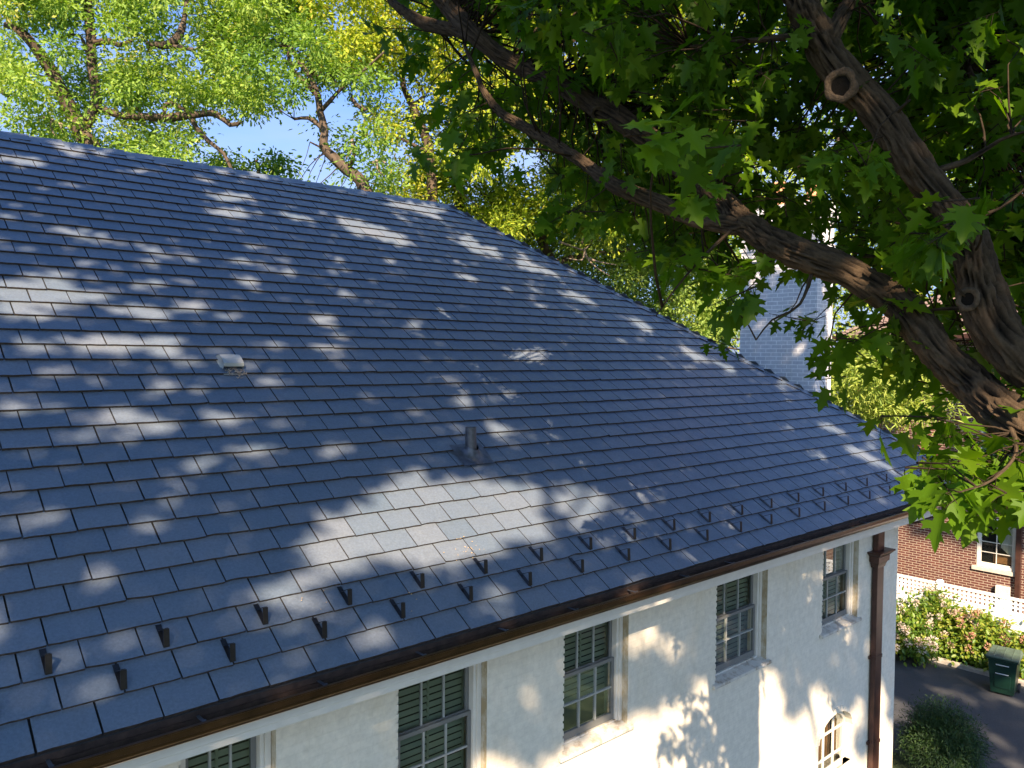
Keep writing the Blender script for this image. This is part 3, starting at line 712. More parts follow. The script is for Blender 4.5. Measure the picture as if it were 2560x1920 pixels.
for qd in ([(BX-ov,BY0-ov,BT),(BX-ov,BY1+ov,BT),(rx,ry1,zt),(rx,ry0,zt)], [(BX-ov,BY1+ov,BT),(BX+10+ov,BY1+ov,BT),(rx,ry1,zt)], [(BX-ov,BY0-ov,BT),(BX+10+ov,BY0-ov,BT),(rx,ry0,zt)], [(BX+10+ov,BY0-ov,BT),(BX+10+ov,BY1+ov,BT),(rx,ry1,zt),(rx,ry0,zt)]):
    rf.add(qd, [tuple(range(len(qd)))])
rf.box(BX-ov, BX-ov+.02, BY0-ov, BY1+ov, BT-.18, BT-.002)
nrow = 18
for i in range(nrow):                       # courses of shingles on the slope towards us
    f0 = i/nrow; f1 = (i+1)/nrow
    P = lambda f, e: ((BX-ov)*(1-f)+rx*f, (BY0-ov)*(1-f)+ry0*f if e == 0 else (BY1+ov)*(1-f)+ry1*f, BT*(1-f)+zt*f)
    a0, a1, b0, b1 = P(f0, 0), P(f0, 1), P(f1, 0), P(f1, 1); u = Vector((0, 0, .03))
    rf.add([Vector(a0)+u, Vector(a1)+u, Vector(b1)+u*.2, Vector(b0)+u*.2, a0, a1], [(0,1,2,3), (4,5,1,0)])
bp(rf.build('roof', M['shingle']))
eg = MB(); eg.box(BX-ov-.13, BX-ov-.002, BY0-ov, BY1+ov, BT-.14, BT-.01); bp(eg.build('gutter', M['copper']))
for wi, w_ in enumerate(segs):
    y0, y1, z0, z1 = w_; we = empty('window', (BX, (y0+y1)/2, z0)); we.parent = bh; we.matrix_parent_inverse = Matrix.Translation((-BX, -6, 0))
    inv = Matrix.Translation((-BX, -(y0+y1)/2, -z0))
    def wp2(mb, nm, mt, bev=0): o = mb.build(nm, mt, bevel=bev); o.parent = we; o.matrix_parent_inverse = inv
    f_ = MB(); t = .07
    f_.box(BX-.015, BX+.10, y0+.003, y0+t, z0+.003, z1-.003); f_.box(BX-.015, BX+.10, y1-t, y1-.003, z0+.003, z1-.003)
    f_.box(BX-.015, BX+.10, y0+t, y1-t, z0+.003, z0+t*1.3); f_.box(BX-.015, BX+.10, y0+t, y1-t, z1-t, z1-.003)
    wp2(f_, 'frame', M['trim'], .004)
    s_ = MB(); g0_, g1_, h0, h1 = y0+t+.04, y1-t-.04, z0+t*1.3+.05, z1-t-.04; midz = (h0+h1)/2
    s_.box(BX+.03, BX+.065, y0+t, g0_, h0-.05, h1+.04); s_.box(BX+.03, BX+.065, g1_, y1-t, h0-.05, h1+.04); s_.box(BX+.03, BX+.065, g0_, g1_, h0-.05, h0); s_.box(BX+.03, BX+.065, g0_, g1_, h1, h1+.04)
    yc = (g0_+g1_)/2; s_.box(BX+.035, BX+.06, yc-.012, yc+.012, h0, h1)
    nr = 4 if (h1-h0) > .9 else 3
    for j in range(1, nr):
        zz = h0+(h1-h0)*j/nr; s_.box(BX+.035, BX+.06, g0_, yc-.012, zz-.012, zz+.012); s_.box(BX+.035, BX+.06, yc+.012, g1_, zz-.012, zz+.012)
    wp2(s_, 'sash', M['trim'] if wi == 0 else M['sash'], .003)
    g_ = MB().add([(BX+.048,g0_,h0),(BX+.048,g1_,h0),(BX+.048,g1_,h1),(BX+.048,g0_,h1)], [(0,1,2,3)]); wp2(g_, 'glass', M['glass'])
    si = MB().box(BX-.06, BX+.02, y0-.12, y1+.12, z0-.12, z0-.003); wp2(si, 'sill', M['stone'], .01)
    rmm = MB().box(BX+.13, BX+1.2, y0-.1, y1+.1, z0-.1, z1+.1); wp2(rmm, 'interior', M['dark'])
    if wi == 0:
        cu = MB()
        for i in range(8):
            ya_ = g0_+.02+i*.035; cu.add([(BX+.10+.01*(i % 2), ya_, h0+.25+i*.03), (BX+.10+.01*((i+1) % 2), ya_+.035, h0+.25+(i+1)*.03), (BX+.10+.01*((i+1) % 2), ya_+.035, h1), (BX+.10+.01*(i % 2), ya_, h1)], [(0,1,2,3)])
        wp2(cu, 'curtain', M['trim']); wd = MB().box(BX+.105, BX+.12, g0_+.02, yc+.1, h0+.02, h0+.3); wp2(wd, 'furniture', M['wood'])
    else:
        bl = MB(); z = h0
        while z < h1: bl.box(BX+.09, BX+.10, g0_, g1_, z, z+.03); z += .055
        wp2(bl, 'blind', M['blind'])
# electric meter and brown pipe on that wall
a = onx(2492, 1461, BX); b = onx(2526, 1500, BX)
me_ = MB().box(BX-.13, BX-.003, b.y, a.y, a.z-.75, a.z); yc, zc_ = (a.y+b.y)/2, a.z-.28
me_.tube([(BX-.13, yc, zc_), (BX-.17, yc, zc_)], [.085, .08], 20); me_.tube([(BX-.06, yc, a.z-.75), (BX-.06, yc, 0)], .03, 8)
o = bp(me_.build('electric_meter', M['meter'], bevel=.004)); o['label'] = 'grey electric meter box with a round dial'
a = onx(2548, 1400, BX)
bp(MB().box(BX-.12, BX-.02, a.y-.07, a.y+.07, 0, BT-.05).build('downspout', M['copper'], bevel=.01))

# ================================================================== LATTICE FENCE
FX = 23.0; FT = onx(2400, 1467, FX).z
fe = tag(empty('lattice_fence', (FX, 8, 0)), 'white vinyl fence with a square lattice top along the driveway', 'fence')
def fp(o): o.parent = fe; o.matrix_parent_inverse = Matrix.Translation((-FX, -8, 0)); return o
py = onx(2350, 1450, FX).y; posts = [py+2.44*i for i in range(-4, 4)]
pn = MB(); lt_ = MB(); LH = .36
for i in range(len(posts)-1):
    y0, y1 = posts[i]+.065, posts[i+1]-.065
    pn.box(FX-.02, FX+.02, y0, y1, .05, FT-LH-.10)
    y = y0+.15
    while y < y1-.02: pn.box(FX-.0225, FX-.0201, y-.003, y+.003, .1, FT-LH-.11); y += .15
    pn.box(FX-.035, FX+.035, y0, y1, FT-LH-.10, FT-LH); pn.box(FX-.035, FX+.035, y0, y1, FT-.06, FT)
    n_ = int((y1-y0)/.105); st_ = (y1-y0)/n_
    for j in range(n_+1):
        yy = y0+j*st_; lt_.box(FX-.012, FX-.002, max(y0, yy-.028), min(y1, yy+.028), FT-LH, FT-.06)
    for j in range(1, 3):
        zz = FT-LH+(LH-.06)*j/3; lt_.box(FX+.000, FX+.010, y0, y1, zz-.026, zz+.026)
fp(pn.build('panel', M['vinyl'])); fp(lt_.build('lattice', M['vinyl']))
p0 = None
for y in posts:
    if p0 is None:
        q_ = MB().box(-.064, .064, -.064, .064, 0, FT+.02); q_.hexa([(-.085,-.085,FT+.02),(.085,-.085,FT+.02),(.085,.085,FT+.02),(-.085,.085,FT+.02),(-.05,-.05,FT+.085),(.05,-.05,FT+.085),(.05,.05,FT+.085),(-.05,.05,FT+.085)])
        p0 = q_.build('post', M['vinyl'], bevel=.006); p0.parent = fe; p0.location = (0, y-8, 0)
    else: copy_obj(p0, fe, (0, y-8, 0))

# ================================================================== WHEELIE BIN
bc = onz(2505, 1734, 0.006); bn = tag(empty('wheelie_bin', (bc.x+.12, bc.y, .006), R_(8)), 'dark green wheeled rubbish bin on the edge of the driveway', 'bin'); bn.scale = (.88, .88, .88)
body = MB(); body.hexa([(-.29,-.26,.05),(.25,-.26,.05),(.25,.26,.05),(-.29,.26,.05),(-.37,-.34,1.0),(.37,-.34,1.0),(.37,.34,1.0),(-.37,.34,1.0)])
body.hexa([(-.40,-.37,.94),(.39,-.37,.94),(.39,.37,.94),(-.40,.37,.94),(-.40,-.37,1.0),(.39,-.37,1.0),(.39,.37,1.0),(-.40,.37,1.0)])
body.hexa([(-.325,-.18,.20),(-.30,-.18,.20),(-.30,.18,.20),(-.325,.18,.20),(-.345,-.20,.55),(-.31,-.20,.55),(-.31,.20,.55),(-.345,.20,.55)])
body.build('body', M['bin'], bn, bevel=.015)
lid = MB(); lid.hexa([(-.42,-.38,1.002),(.40,-.38,1.002),(.40,.38,1.002),(-.42,.38,1.002),(-.42,-.38,1.035),(.36,-.33,1.11),(.36,.33,1.11),(-.42,.38,1.035)])
for y in (-.2, 0, .2): lid.hexa([(-.38,y-.02,1.035),(.30,y-.02,1.10),(.30,y+.02,1.10),(-.38,y+.02,1.035),(-.38,y-.015,1.05),(.30,y-.015,1.115),(.30,y+.015,1.115),(-.38,y+.015,1.05)])
lid.build('lid', M['binlid'], bn, bevel=.01)
for z in (.83, .60): MB().tube([(-.375, -.14, z), (-.385, -.14, z), (-.385, .14, z), (-.375, .14, z)], .012, 8).build('grab_bar', M['meter'], bn)  # pale grey bars, their bright highlight put into the colour
for s in (-1, 1):
    wl = MB(); wl.tube([(.27, s*.28, .12), (.27, s*.34, .12)], .12, 20); wl.build('wheel', M['rubber'], bn, bevel=.008)
MB().tube([(.40, -.28, .95), (.46, -.28, .98), (.46, .28, .98), (.40, .28, .95)], .015, 8).build('handle', M['bin'], bn)

# ================================================================== SHRUBS
def shrub(name, label, cat, c, r, hgt, n, T, size, material, tb=(.5, .2), stems=6, group=None, flowers=0, ftint=.8, fsize=.11, inst=None):
    e = tag(empty(name, (c[0], c[1], 0)), label, cat, group)
    K = max(10, n//28); cc = rdir(K); cc[:, 2] = np.abs(cc[:, 2]); rad = rng.uniform(.45, 1, K)[:, None]
    cc = cc*rad*np.array([r, r, hgt*.72])+np.array([0, 0, hgt*.22])
    idx = rng.integers(0, K, n); pos = cc[idx]+rng.normal(size=(n, 3))*r*.16; pos[:, 2] = np.maximum(pos[:, 2], .05)
    out = pos-np.array([0, 0, hgt*.3]); out /= np.linalg.norm(out, axis=1, keepdims=True)
    tip = out*.8+rdir(n, spread=.7)+np.array([0, 0, -.15]); nr = np.array([0, 0, 1])+rdir(n, spread=.6)+out*.4
    tint = np.clip(rng.normal(tb[0], tb[1], n)+(rng.normal(0, .12, K))[idx], 0, 1)
    cloud('foliage', T, pos, tip, nr, rng.uniform(.7, 1.2, n)*size, tint, material, e)
    st = MB()
    for i in range(stems):
        q = cc[rng.integers(0, K)]; st.tube(bend((random.gauss(0, .06), random.gauss(0, .06), 0), q, .15), [.02, .016, .012, .009, .006], 6)
    st.build('stem', M['bark2'], e, smooth=True)
    if flowers:
        src = None
        for i in range(flowers):
            d = rdir(1)[0]; d[2] = abs(d[2])*.9+.15; d[0] -= .45; d /= np.linalg.norm(d); p = Vector(d*np.array([r, r, hgt*.78])*rng.uniform(.85, 1.08)+np.array([0, 0, hgt*.26]))
            if src is None or i % 7 == 0:
                m_ = 60; fp_ = rdir(m_)*rng.uniform(.4, 1, m_)[:, None]*np.array([fsize, fsize, fsize*1.15]); 
                src = cloud('flower_head', OVAL, fp_, fp_+rdir(m_, spread=.03), rdir(m_), np.full(m_, fsize*.55), np.clip(rng.normal(ftint+rng.uniform(-.25, .1), .12, m_), 0, 1), M['flower'], e); src.location = p
            else: copy_obj(src, e, p, (random.uniform(-.5, .5), random.uniform(-.5, .5), random.uniform(0, 6)), [random.uniform(.75, 1.15)]*3)
    return e
hyd = [(onz(2262, 1560, .9), .75, 1.25, 22, .85, 'hydrangea nearest the white house corner, thick with whitish blooms'),
       (onz(2345, 1530, .9), .85, 1.65, 11, .9, 'tall green hydrangea rising in front of the fence post'),
       (onz(2405, 1560, .9), .70, 1.30, 9, .75, 'green hydrangea in the middle of the bed with few blooms'),
       (onz(2480, 1560, .9), .80, 1.35, 20, .15, 'hydrangea with pinkish tan blooms behind the green bin'),
       (onz(2575, 1600, .9), .70, 1.15, 10, .2, 'low hydrangea right of the green bin')]
for c, r, hg, nf, ft, lb in hyd:
    shrub('hydrangea', lb, 'shrub', (min(c.x, 22.4), c.y), r, hg, 2900, OVAL, .115, M['hyd'], (.62 if ft > .8 else .74, .22), 8, 'hydrangeas in the bed along the fence', nf, ft, .088)
for (px, py_), lb, tt in (((2300, 1640), 'dark low shrub at the kerb below the whitish hydrangea', .3), ((2385, 1650), 'dark green low shrub at the kerb near the middle of the bed', .25), ((2445, 1665), 'low shrub with yellowing leaves at the kerb beside the bin', .6)):
    c = onz(px, py_, .3); shrub('low_shrub', lb, 'shrub', (21.95+.1, c.y), .42, .62, 700, OVAL, .10, M['hyd'], (tt, .2), 5, 'low shrubs along the kerb')
rk = MB(); c = onz(2300, 1622, .1)
for i in range(9):
    pass
sh = tag(empty('fieldstone', (21.82, c.y, .05)), 'pale rounded stone lying in the bed by the kerb', 'stone'); 
bmm = bmesh.new(); bmesh.ops.create_icosphere(bmm, subdivisions=3, radius=.16)
for v in bmm.verts: v.co *= 1+.25*noise.noise(v.co*7); v.co.z *= .6
me = D.meshes.new('stone'); bmm.to_mesh(me); me.materials.append(M['stone']); o = D.objects.new('stone_body', me); COL.objects.link(o); o.parent = sh; o.location.z = .06
# feathery evergreen at the corner of the white house
c = onz(2300, 1905, .6)
shrub('yew_shrub', 'feathery dark green evergreen at the foot of the white house corner', 'shrub', (15.85, 5.55), .66, 1.35, 24000, NEEDLE, .075, M['yew'], (.40, .2), 12)

# ================================================================== BACKGROUND TREES
def parse(rows): return {r: [int(ch) for ch in s] for r, s in rows.items()}
#        col 0         1         2         3
#            01234567890123456789012345678901
BG = parse({-2: '88888888888888888888888877777777',
            -1: '99999999999999999999888877777777',
            0:  '99999999999888877776665555555555',
            1:  '98568999998888777777655544455556',
            2:  '95495779899998877776655433345567',
            3:  '67889668486477887777666433334556',
            4:  '77778631127538888888877654444567',
            5:  '88885428703858639999998766555677',
            6:  '77777777775759999999999876667777',
            7:  '00000000000056899999995776888988',
            8:  '00000000000000058999999988899999',
            9:  '00000000000000000689999999999999',
            10: '00000000000000000000689999999999',
            11: '00000000000000000000000099999900',
            12: '00000000000000000000000000999000'})
TR = {   # name: (object name, label, category, depth, material, leaf size, tint, template)
 'oak':   ('oak_tree', 'large oak with a leaning forked trunk behind the left end of the ridge', 'tree', 25, 'oak', .165, (.58, .2), SIMPLE),
 'bare':  ('oak_tree', 'twisting thin-crowned oak in the middle of the sky gap', 'tree', 23, 'oak', .155, (.40, .22), SIMPLE),
 'yellow':('oak_tree', 'oak turning yellow, directly above the right end of the ridge', 'tree', 26, 'yoak', .165, (.62, .22), SIMPLE),
 'far':   ('oak_tree', 'yellow-green oak beyond the descending hip of the roof', 'tree', 30, 'yoak', .18, (.48, .2), SIMPLE),
 'small': ('small_tree', 'small dark round-topped tree just above the ridge in the sky gap', 'tree', 33, 'oak', .20, (.22, .15), OVAL),
 'pine':  ('pine_tree', 'bright pine filling the gap left of the white chimney', 'tree', 33, 'pine', .17, (.62, .22), SIMPLE),
 'pine2': ('pine_tree', 'small pine with a crooked trunk right of the chimney in front of the brick house', 'tree', 21, 'pine', .22, (.80, .18), NEEDLE),
 'right': ('shade_tree', 'sunny tree behind the brick house roof at the far right', 'tree', 40, 'yoak', .28, (.5, .2), SIMPLE)}
def which(cx, r):
    if r == 5 and 7 <= cx <= 9: return 'small'
    if cx >= 23:
        if r >= 11: return 'pine2'
        return 'right'
    if r >= 8 or (r == 7 and cx >= 17): return 'pine'
    if r >= 5 and cx >= 13: return 'far'
    if cx <= 7: return 'oak'
    if cx <= 11 and not (r <= 1 and cx >= 10): return 'bare' if (cx >= 8 and r >= 1) else 'oak'
    if cx <= 14: return 'yellow'
    return 'yellow' if r < 4 else 'far'
def crown(e, kx, spread):
    T = TR[kx]; pts = cl[kx]; K = len(pts); per = {'pine': 95, 'pine2': 70, 'right': 24, 'far': 85}.get(kx, 68)
    cc = np.array([list(p) for p, _ in pts]); dn = np.array([d for _, d in pts]); n = K*per; idx = np.repeat(np.arange(K), per)
    off = rng.normal(size=(n, 3))*spread*np.array([1, 1, .7]); pos = cc[idx]+off
    loc = np.array(e.location); pos -= loc
    base = cc.mean(0)-loc; out = off/np.maximum(np.linalg.norm(off, axis=1, keepdims=True), .05)
    tip = out*.9+rdir(n, spread=.7)+np.array([0, 0, -.1]); nr = np.array([0, 0, 1.])+rdir(n, spread=.9)
    tint = np.clip(rng.normal(T[6][0], T[6][1]*.35, n)+rng.normal(0, .14, K)[idx], 0, 1)
    cloud('crown', T[7], pos, tip, nr, rng.uniform(.65, 1.2, n)*T[5], tint, M[T[4]], e)
BT = {}
def bgtree(kx, *a_, **k_): BT[kx] = (a_, k_)
def bgbuild(kx, limbs, trunkpx, dead=(), spread=.28, base=None, ntw=120):
    """limbs: photo-pixel paths with widths, at this tree's own distance; the trunk carries on to the ground"""
    T = TR[kx]; d0 = T[3]; b = dep(trunkpx[0], trunkpx[1], d0); gx = Vector((b.x, b.y, 0))
    e = tag(empty(T[0], gx), T[1], T[2], 'trees standing behind the house'); W = Wood()
    W.limb([gx-gx, (b-gx)*.5+Vector((.15, .1, 0)), b-gx], [trunkpx[2]*1.25, trunkpx[2]*1.05, trunkpx[2]], 14, .3)
    for L in limbs:
        P = [dep(x, y, d0+dz)-gx for x, y, w_, dz in L]; W.limb(P, [max(.012, w_*d0/FPX/2) for x, y, w_, dz in L], 10, .2)
    for p, dn in random.sample(cl[kx], min(ntw, len(cl[kx]))):
        q = p-gx; s, r = W.near(q)
        if (q-s).length < 1.7 and (q-s).length > .3:
            L = (q-s).length; r0 = min(r*.5, .008+.008*L); W.twig(bend(s, q, .12), [r0, r0*.8, r0*.6, r0*.45, r0*.25], 5)
    W.build('trunk', M['bark2'], e)
    if dead:
        dm = MB(); 
        for L in dead: P = [dep(x, y, d0-1.5)-gx for x, y in L]; pp, rr = spline(P, [.05-.035*i/(len(P)-1) for i in range(len(P))], .15); dm.tube(pp, [r_*random.uniform(.85, 1.15) for r_ in rr], 6)
        dm.build('dead_branch', M['deadwood'], e, smooth=True)
    crown(e, kx, spread); return e
bgtree('oak', [[(233,375,44,0),(205,330,42,0),(178,280,36,0),(150,220,32,-.3),(120,165,30,-.5),(85,115,26,-.8),(50,78,20,-1),(10,60,12,-1.2)],
               [(205,330,30,0),(240,260,26,.4),(232,180,24,.6),(228,100,26,.6),(222,30,22,.6),(215,-60,16,.6)],
               [(228,110,16,.6),(270,102,16,.3),(300,112,12,0),(330,100,8,-.3)],
               [(245,270,20,.2),(310,290,18,-.4),(370,292,20,-.8),(420,295,22,-1),(480,287,18,-1.2),(540,285,15,-1.4),(575,312,11,-1.5),(605,305,8,-1.6)],
               [(475,292,12,-1.2),(495,325,11,-1.2),(530,360,10,-1.3),(560,385,9,-1.3),(580,428,8,-1.3),(590,440,5,-1.3)],
               [(410,295,9,-1),(415,260,9,-.9),(440,262,8,-1),(470,280,6,-1)],
               [(370,110,12,-1),(420,112,22,-1.2),(450,85,20,-1.2),(460,50,13,-1),(470,-20,9,-1)],
               [(430,115,12,-1.2),(470,122,10,-1.3),(488,124,6,-1.4)],
               [(232,180,10,.6),(200,90,8,.3),(150,95,6,0)], [(-60,200,16,0),(0,225,14,0),(25,245,8,0)]],
       (236, 378, .30), dead=[[(98,293),(130,300),(165,315),(180,325)], [(130,300),(128,320),(140,345)], [(150,308),(158,332)], [(60,10),(45,14),(75,40)]])
bgtree('bare', [[(925,500,36,0),(900,450,32,0),(868,425,28,0),(835,395,26,0),(808,365,22,0),(812,325,20,0),(800,280,18,0),(795,240,16,0),(775,190,14,.2),(750,160,11,.4),(722,110,9,.5)],
                [(812,325,14,0),(795,312,12,0),(770,295,10,0),(735,298,6,-.2)], [(795,240,14,0),(760,205,10,.3),(725,160,9,.4),(722,105,8,.5)],
                [(800,280,12,0),(860,215,8,-.4),(905,180,6,-.6),(960,130,5,-.8)], [(835,395,10,0),(812,375,6,.3),(775,355,4,.3)],
                [(870,425,10,0),(885,385,9,-.5),(880,340,6,-.6)], [(880,245,8,-.5),(890,262,10,-.5),(915,275,8,-.5)]],
       (930, 520, .26), dead=[[(930,410),(950,400),(968,412)], [(940,400),(945,425),(960,440)], [(880,350),(880,375),(865,395)]], spread=.27, ntw=140)
bgtree('yellow', [[(1070,560,30,0),(1080,480,26,0),(1075,380,24,0),(1062,340,24,0),(1045,300,22,.2),(1030,260,20,.3),(1010,220,14,.4),(1005,150,12,.5),(1000,60,9,.6),(990,-50,7,.6)],
                  [(1075,385,12,0),(1020,355,8,-.4),(985,340,5,-.6)], [(1030,262,10,.3),(1060,240,9,0),(1040,200,6,0)],
                  [(1060,340,10,0),(1150,230,9,.3),(1200,120,8,.5),(1230,0,6,.6)]], (1070, 600, .28), spread=.32, ntw=150)
bgtree('far', [[(1140,560,30,0),(1150,500,26,0),(1140,440,24,0),(1130,395,20,0)], [(1078,480,24,0),(1100,460,18,-.3),(1130,425,15,-.5),(1138,400,10,-.6)],
               [(1400,760,26,.5),(1380,660,24,.4),(1350,600,20,.2),(1300,560,12,0),(1200,480,10,-.4)], [(1380,660,20,.2),(1450,640,12,0),(1560,625,9,-.3),(1620,600,6,-.4)],
               [(1350,600,14,0),(1420,540,12,0),(1480,500,8,0)]], (1390, 780, .34),
       dead=[[(1135,470),(1160,488),(1185,510),(1200,530)], [(1460,620),(1468,645),(1490,668),(1525,690)], [(1400,605),(1430,615),(1462,625),(1480,600)], [(1462,630),(1455,650),(1415,645)], [(1468,645),(1500,655),(1540,662)], [(1455,610),(1462,590),(1500,575)]], spread=.38, ntw=160)
bgtree('small', [[(650,520,14,0),(648,440,9,0),(640,400,6,0)], [(648,450,8,0),(690,430,5,0)], [(648,450,8,0),(610,425,5,0)]], (650, 560, .12), spread=.30, ntw=30)
bgtree('pine', [[(1760,1000,22,0),(1760,860,20,0),(1755,720,16,0),(1750,640,10,0)]]+[[(1757,760+i*26,9,0),(1700-20*(i % 3),750+i*26,6,-.8),(1640-30*(i % 2),755+i*26,4,-1.2)] for i in range(6)]+[[(1757,770+i*26,9,0),(1810,765+i*26,6,-.6),(1850,770+i*26,4,-1)] for i in range(5)], (1760, 1020, .24), spread=.40, ntw=60)
bgtree('pine2', [[(2188,1075,30,0),(2195,1030,28,0),(2218,985,24,0),(2215,940,16,0)], [(2200,1015,14,0),(2150,990,9,-.2),(2120,985,6,-.2)], [(2218,985,14,0),(2260,960,8,0)]], (2186, 1090, .16), spread=.30, ntw=20)
bgtree('right', [[(2300,900,30,0),(2300,700,26,0),(2280,500,20,0),(2250,300,14,0)], [(2300,700,18,0),(2450,500,14,0),(2500,300,9,0)], [(2300,640,18,0),(2150,500,12,0),(2080,300,8,0)]], (2300, 940, .4), spread=.5, ntw=40)

BGH = [(470,168,30),(500,185,26),(275,130,26),(118,170,26),(150,150,14),(255,240,20),(730,290,54),(700,350,84),(745,395,80),(640,340,60),(600,330,30),(862,270,50),(545,335,34),(800,445,46),(985,380,36),(965,212,22),(850,245,20),(1330,400,60),(720,120,26),(850,30,44),(1445,105,50),(20,270,22),(15,330,18),(430,60,16),(450,420,18),(500,395,26),(600,420,24),(560,300,18),(900,240,16),(1000,455,20),(880,455,20),(1715,600,34),(1740,640,24),(330,20,14),(690,60,16),(640,190,18),(400,215,14)]
cl = {k: [] for k in TR}
for r, row in BG.items():
    for cx, dn in enumerate(row):
        if not dn: continue
        kx = which(cx, r)
        if kx == 'small' : dn = min(dn, 8)
        if kx == 'pine2' and not (26 <= cx <= 28): continue
        d0 = TR[kx][3]
        gr = []
        for i in range(int(round(dn*2.7*(1.0 if kx != 'right' else .5)))):
            if i % 5 == 0: gr = [d0+random.gauss(0, 1.7 if kx != 'pine2' else .6), (cx+random.random())*80, (r+random.random())*80]
            sg = 26.0*25/d0; z = gr[0]+random.gauss(0, .4); px = gr[1]+random.gauss(0, sg); py_ = gr[2]+random.gauss(0, sg*.6)
            if any((px-a_)**2+(py_-b_)**2 < c_*c_ for a_, b_, c_ in BGH) and kx != 'small': continue
            if kx in ('oak', 'bare', 'yellow') and random.random() < .88 and z < d0+1.3:
                bad = False
                for L_ in BT[kx][0][0]:
                    for (xa, ya_, wa, _), (xb, yb__, wb, _) in zip(L_[:-1], L_[1:]):
                        if wa < 9: continue
                        dx, dy = xb-xa, yb__-ya_; f = max(0, min(1, ((px-xa)*dx+(py_-ya_)*dy)/(dx*dx+dy*dy)))
                        if math.hypot(px-xa-f*dx, py_-ya_-f*dy) < wa*.5+28: bad = True
                if bad: continue
            cl[kx].append((dep(px, py_, z), dn))
for kx_, (a_, k_) in BT.items(): bgbuild(kx_, *a_, **k_)

# ================================================================== THE BIG MAPLE OVER THE ROOF
TP = dep(2840, 1180, 4.5); TG = Vector((TP.x, TP.y, 0))
mp = tag(empty('maple_tree', TG), 'big maple in front of the house, dark limbs and lobed leaves over the roof', 'tree')
W = Wood()
def P3(L): return [dep(x, y, z)-TG for x, y, w_, z in L], [w_*.80*z/FPX/2 for x, y, w_, z in L]
top = TP-TG
W.limb([Vector((0, 0, -.1)), Vector((.02, 0, .6)), Vector((.03, .02, 3)), Vector((0, 0, top.z-1.2)), top, Vector((-.25, -.4, top.z+3)), Vector((-.9, -1.3, top.z+6.5)), Vector((-1.8, -2.4, top.z+9.2))],
       [.52, .42, .36, .33, .30, .24, .18, .10], 26, .12)
limbA = [(2840,1230,150,4.5),(2700,1010,142,4.6),(2570,910,140,4.75),(2492,822,132,4.85),(2455,735,128,4.95),(2432,640,110,5.0),(2400,560,100,5.1),(2355,500,96,5.2),(2296,430,98,5.3),(2209,300,98,5.4),(2120,203,100,5.5),(2055,110,100,5.6),(2000,0,88,5.7),(1965,-110,80,5.8),(1950,-260,60,6.0)]
limbB = [(2840,1250,150,4.5),(2700,1120,140,4.5),(2580,1075,140,4.6),(2500,1025,128,4.8),(2430,960,112,5.0),(2350,885,104,5.1),(2270,785,100,5.3),(2190,720,94,5.4),(2100,672,92,5.5),(1980,628,90,5.6),(1900,585,80,5.75),(1834,535,70,5.9)]
limbB1 = [(1860,560,74,5.85),(1819,512,64,6.0),(1776,480,60,6.1),(1718,430,60,6.3),(1650,368,62,6.5),(1563,306,66,6.7),(1490,262,66,6.9),(1418,222,58,7.1),(1346,186,52,7.3),(1245,135,50,7.5),(1180,78,52,7.6),(1128,24,54,7.8),(1070,-50,48,7.9),(990,-160,34,8.1)]
limbB1b = [(1190,88,44,7.6),(1135,74,40,7.8),(1063,58,36,8.0),(1018,34,30,8.1),(985,8,24,8.2),(950,-40,18,8.3)]
limbB2 = [(1870,565,60,5.8),(1800,560,52,5.9),(1730,545,48,6.0),(1660,512,48,6.1),(1602,490,50,6.2),(1545,468,46,6.3),(1487,428,40,6.5),(1443,396,36,6.6),(1360,345,33,6.8),(1288,305,30,7.0),(1250,280,26,7.1),(1212,232,20,7.2),(1187,174,15,7.3),(1160,110,9,7.5)]
limbC = [(2070,120,44,5.55),(2095,60,46,5.6),(2120,10,42,5.8),(2150,-60,36,6)]
limbD = [(2480,330,14,6.6),(2420,170,20,6.8),(2380,60,22,6.9),(2340,-60,20,7)]
for L, n_ in ((limbA, 64), (limbB, 64), (limbB1, 56), (limbB1b, 36), (limbB2, 44), (limbC, 36)):
    P, r = P3(L); W.limb(P, r, n_, .025, .30, nf=5.4)
for L in ([(2300,440,26,5.3),(2420,400,18,5.2),(2500,350,12,5.1),(2560,330,8,5.0)], [(1990,90,24,5.6),(1900,100,18,5.7),(1820,105,12,5.9),(1700,120,8,6.2)],
          [(2230,295,14,5.35),(2262,262,9,5.2),(2275,250,6,5.1)], [(2400,560,16,5.1),(2500,520,10,5),(2600,440,9,5)],
          [(2180,700,12,5.4),(2220,690,8,5.6),(2300,640,6,5.8),(2380,610,5,5.9)], [(2440,770,16,4.9),(2330,775,9,5.2),(2260,800,6,5.4)], [(1850,555,14,5.9),(1760,640,9,5.6),(1690,720,6,5.5),(1640,790,4,5.4)],
          [(2520,1050,20,4.7),(2540,1130,12,4.3),(2480,1200,8,4.0),(2400,1230,5,3.8)], [(2040,650,14,5.6),(2000,760,9,5.4),(1930,800,6,5.3),(1890,850,4,5.2)], limbD):
    P, r = P3(L); W.limb(P, r, 10, .08, .1)
# overhead limbs that carry the unseen dapple crown (above and behind the viewpoint)
HI = []
for tx, ty, tz in ((-9, -3, 17.6), (-5, -7, 18.2), (-2, -1, 18.4), (-10, -9, 17.4), (2, -10, 17.8), (5, -5, 18.6), (-3, -13, 17.2), (-13, 0, 16.8), (6, -13, 17.2), (1, 2.0, 18.6)):
    s = random.choice([Vector((-.25, -.4, top.z+3)), Vector((-.9, -1.3, top.z+6.5)), Vector((-1.5, -2, top.z+8.4))]); q = Vector((tx, ty, tz))-TG
    mid = s.lerp(q, .5)+Vector((0, 0, 1.0)); W.limb([s, s.lerp(mid, .5)+Vector((0, 0, .3)), mid, q], [.14, .11, .08, .03], 10, .3)

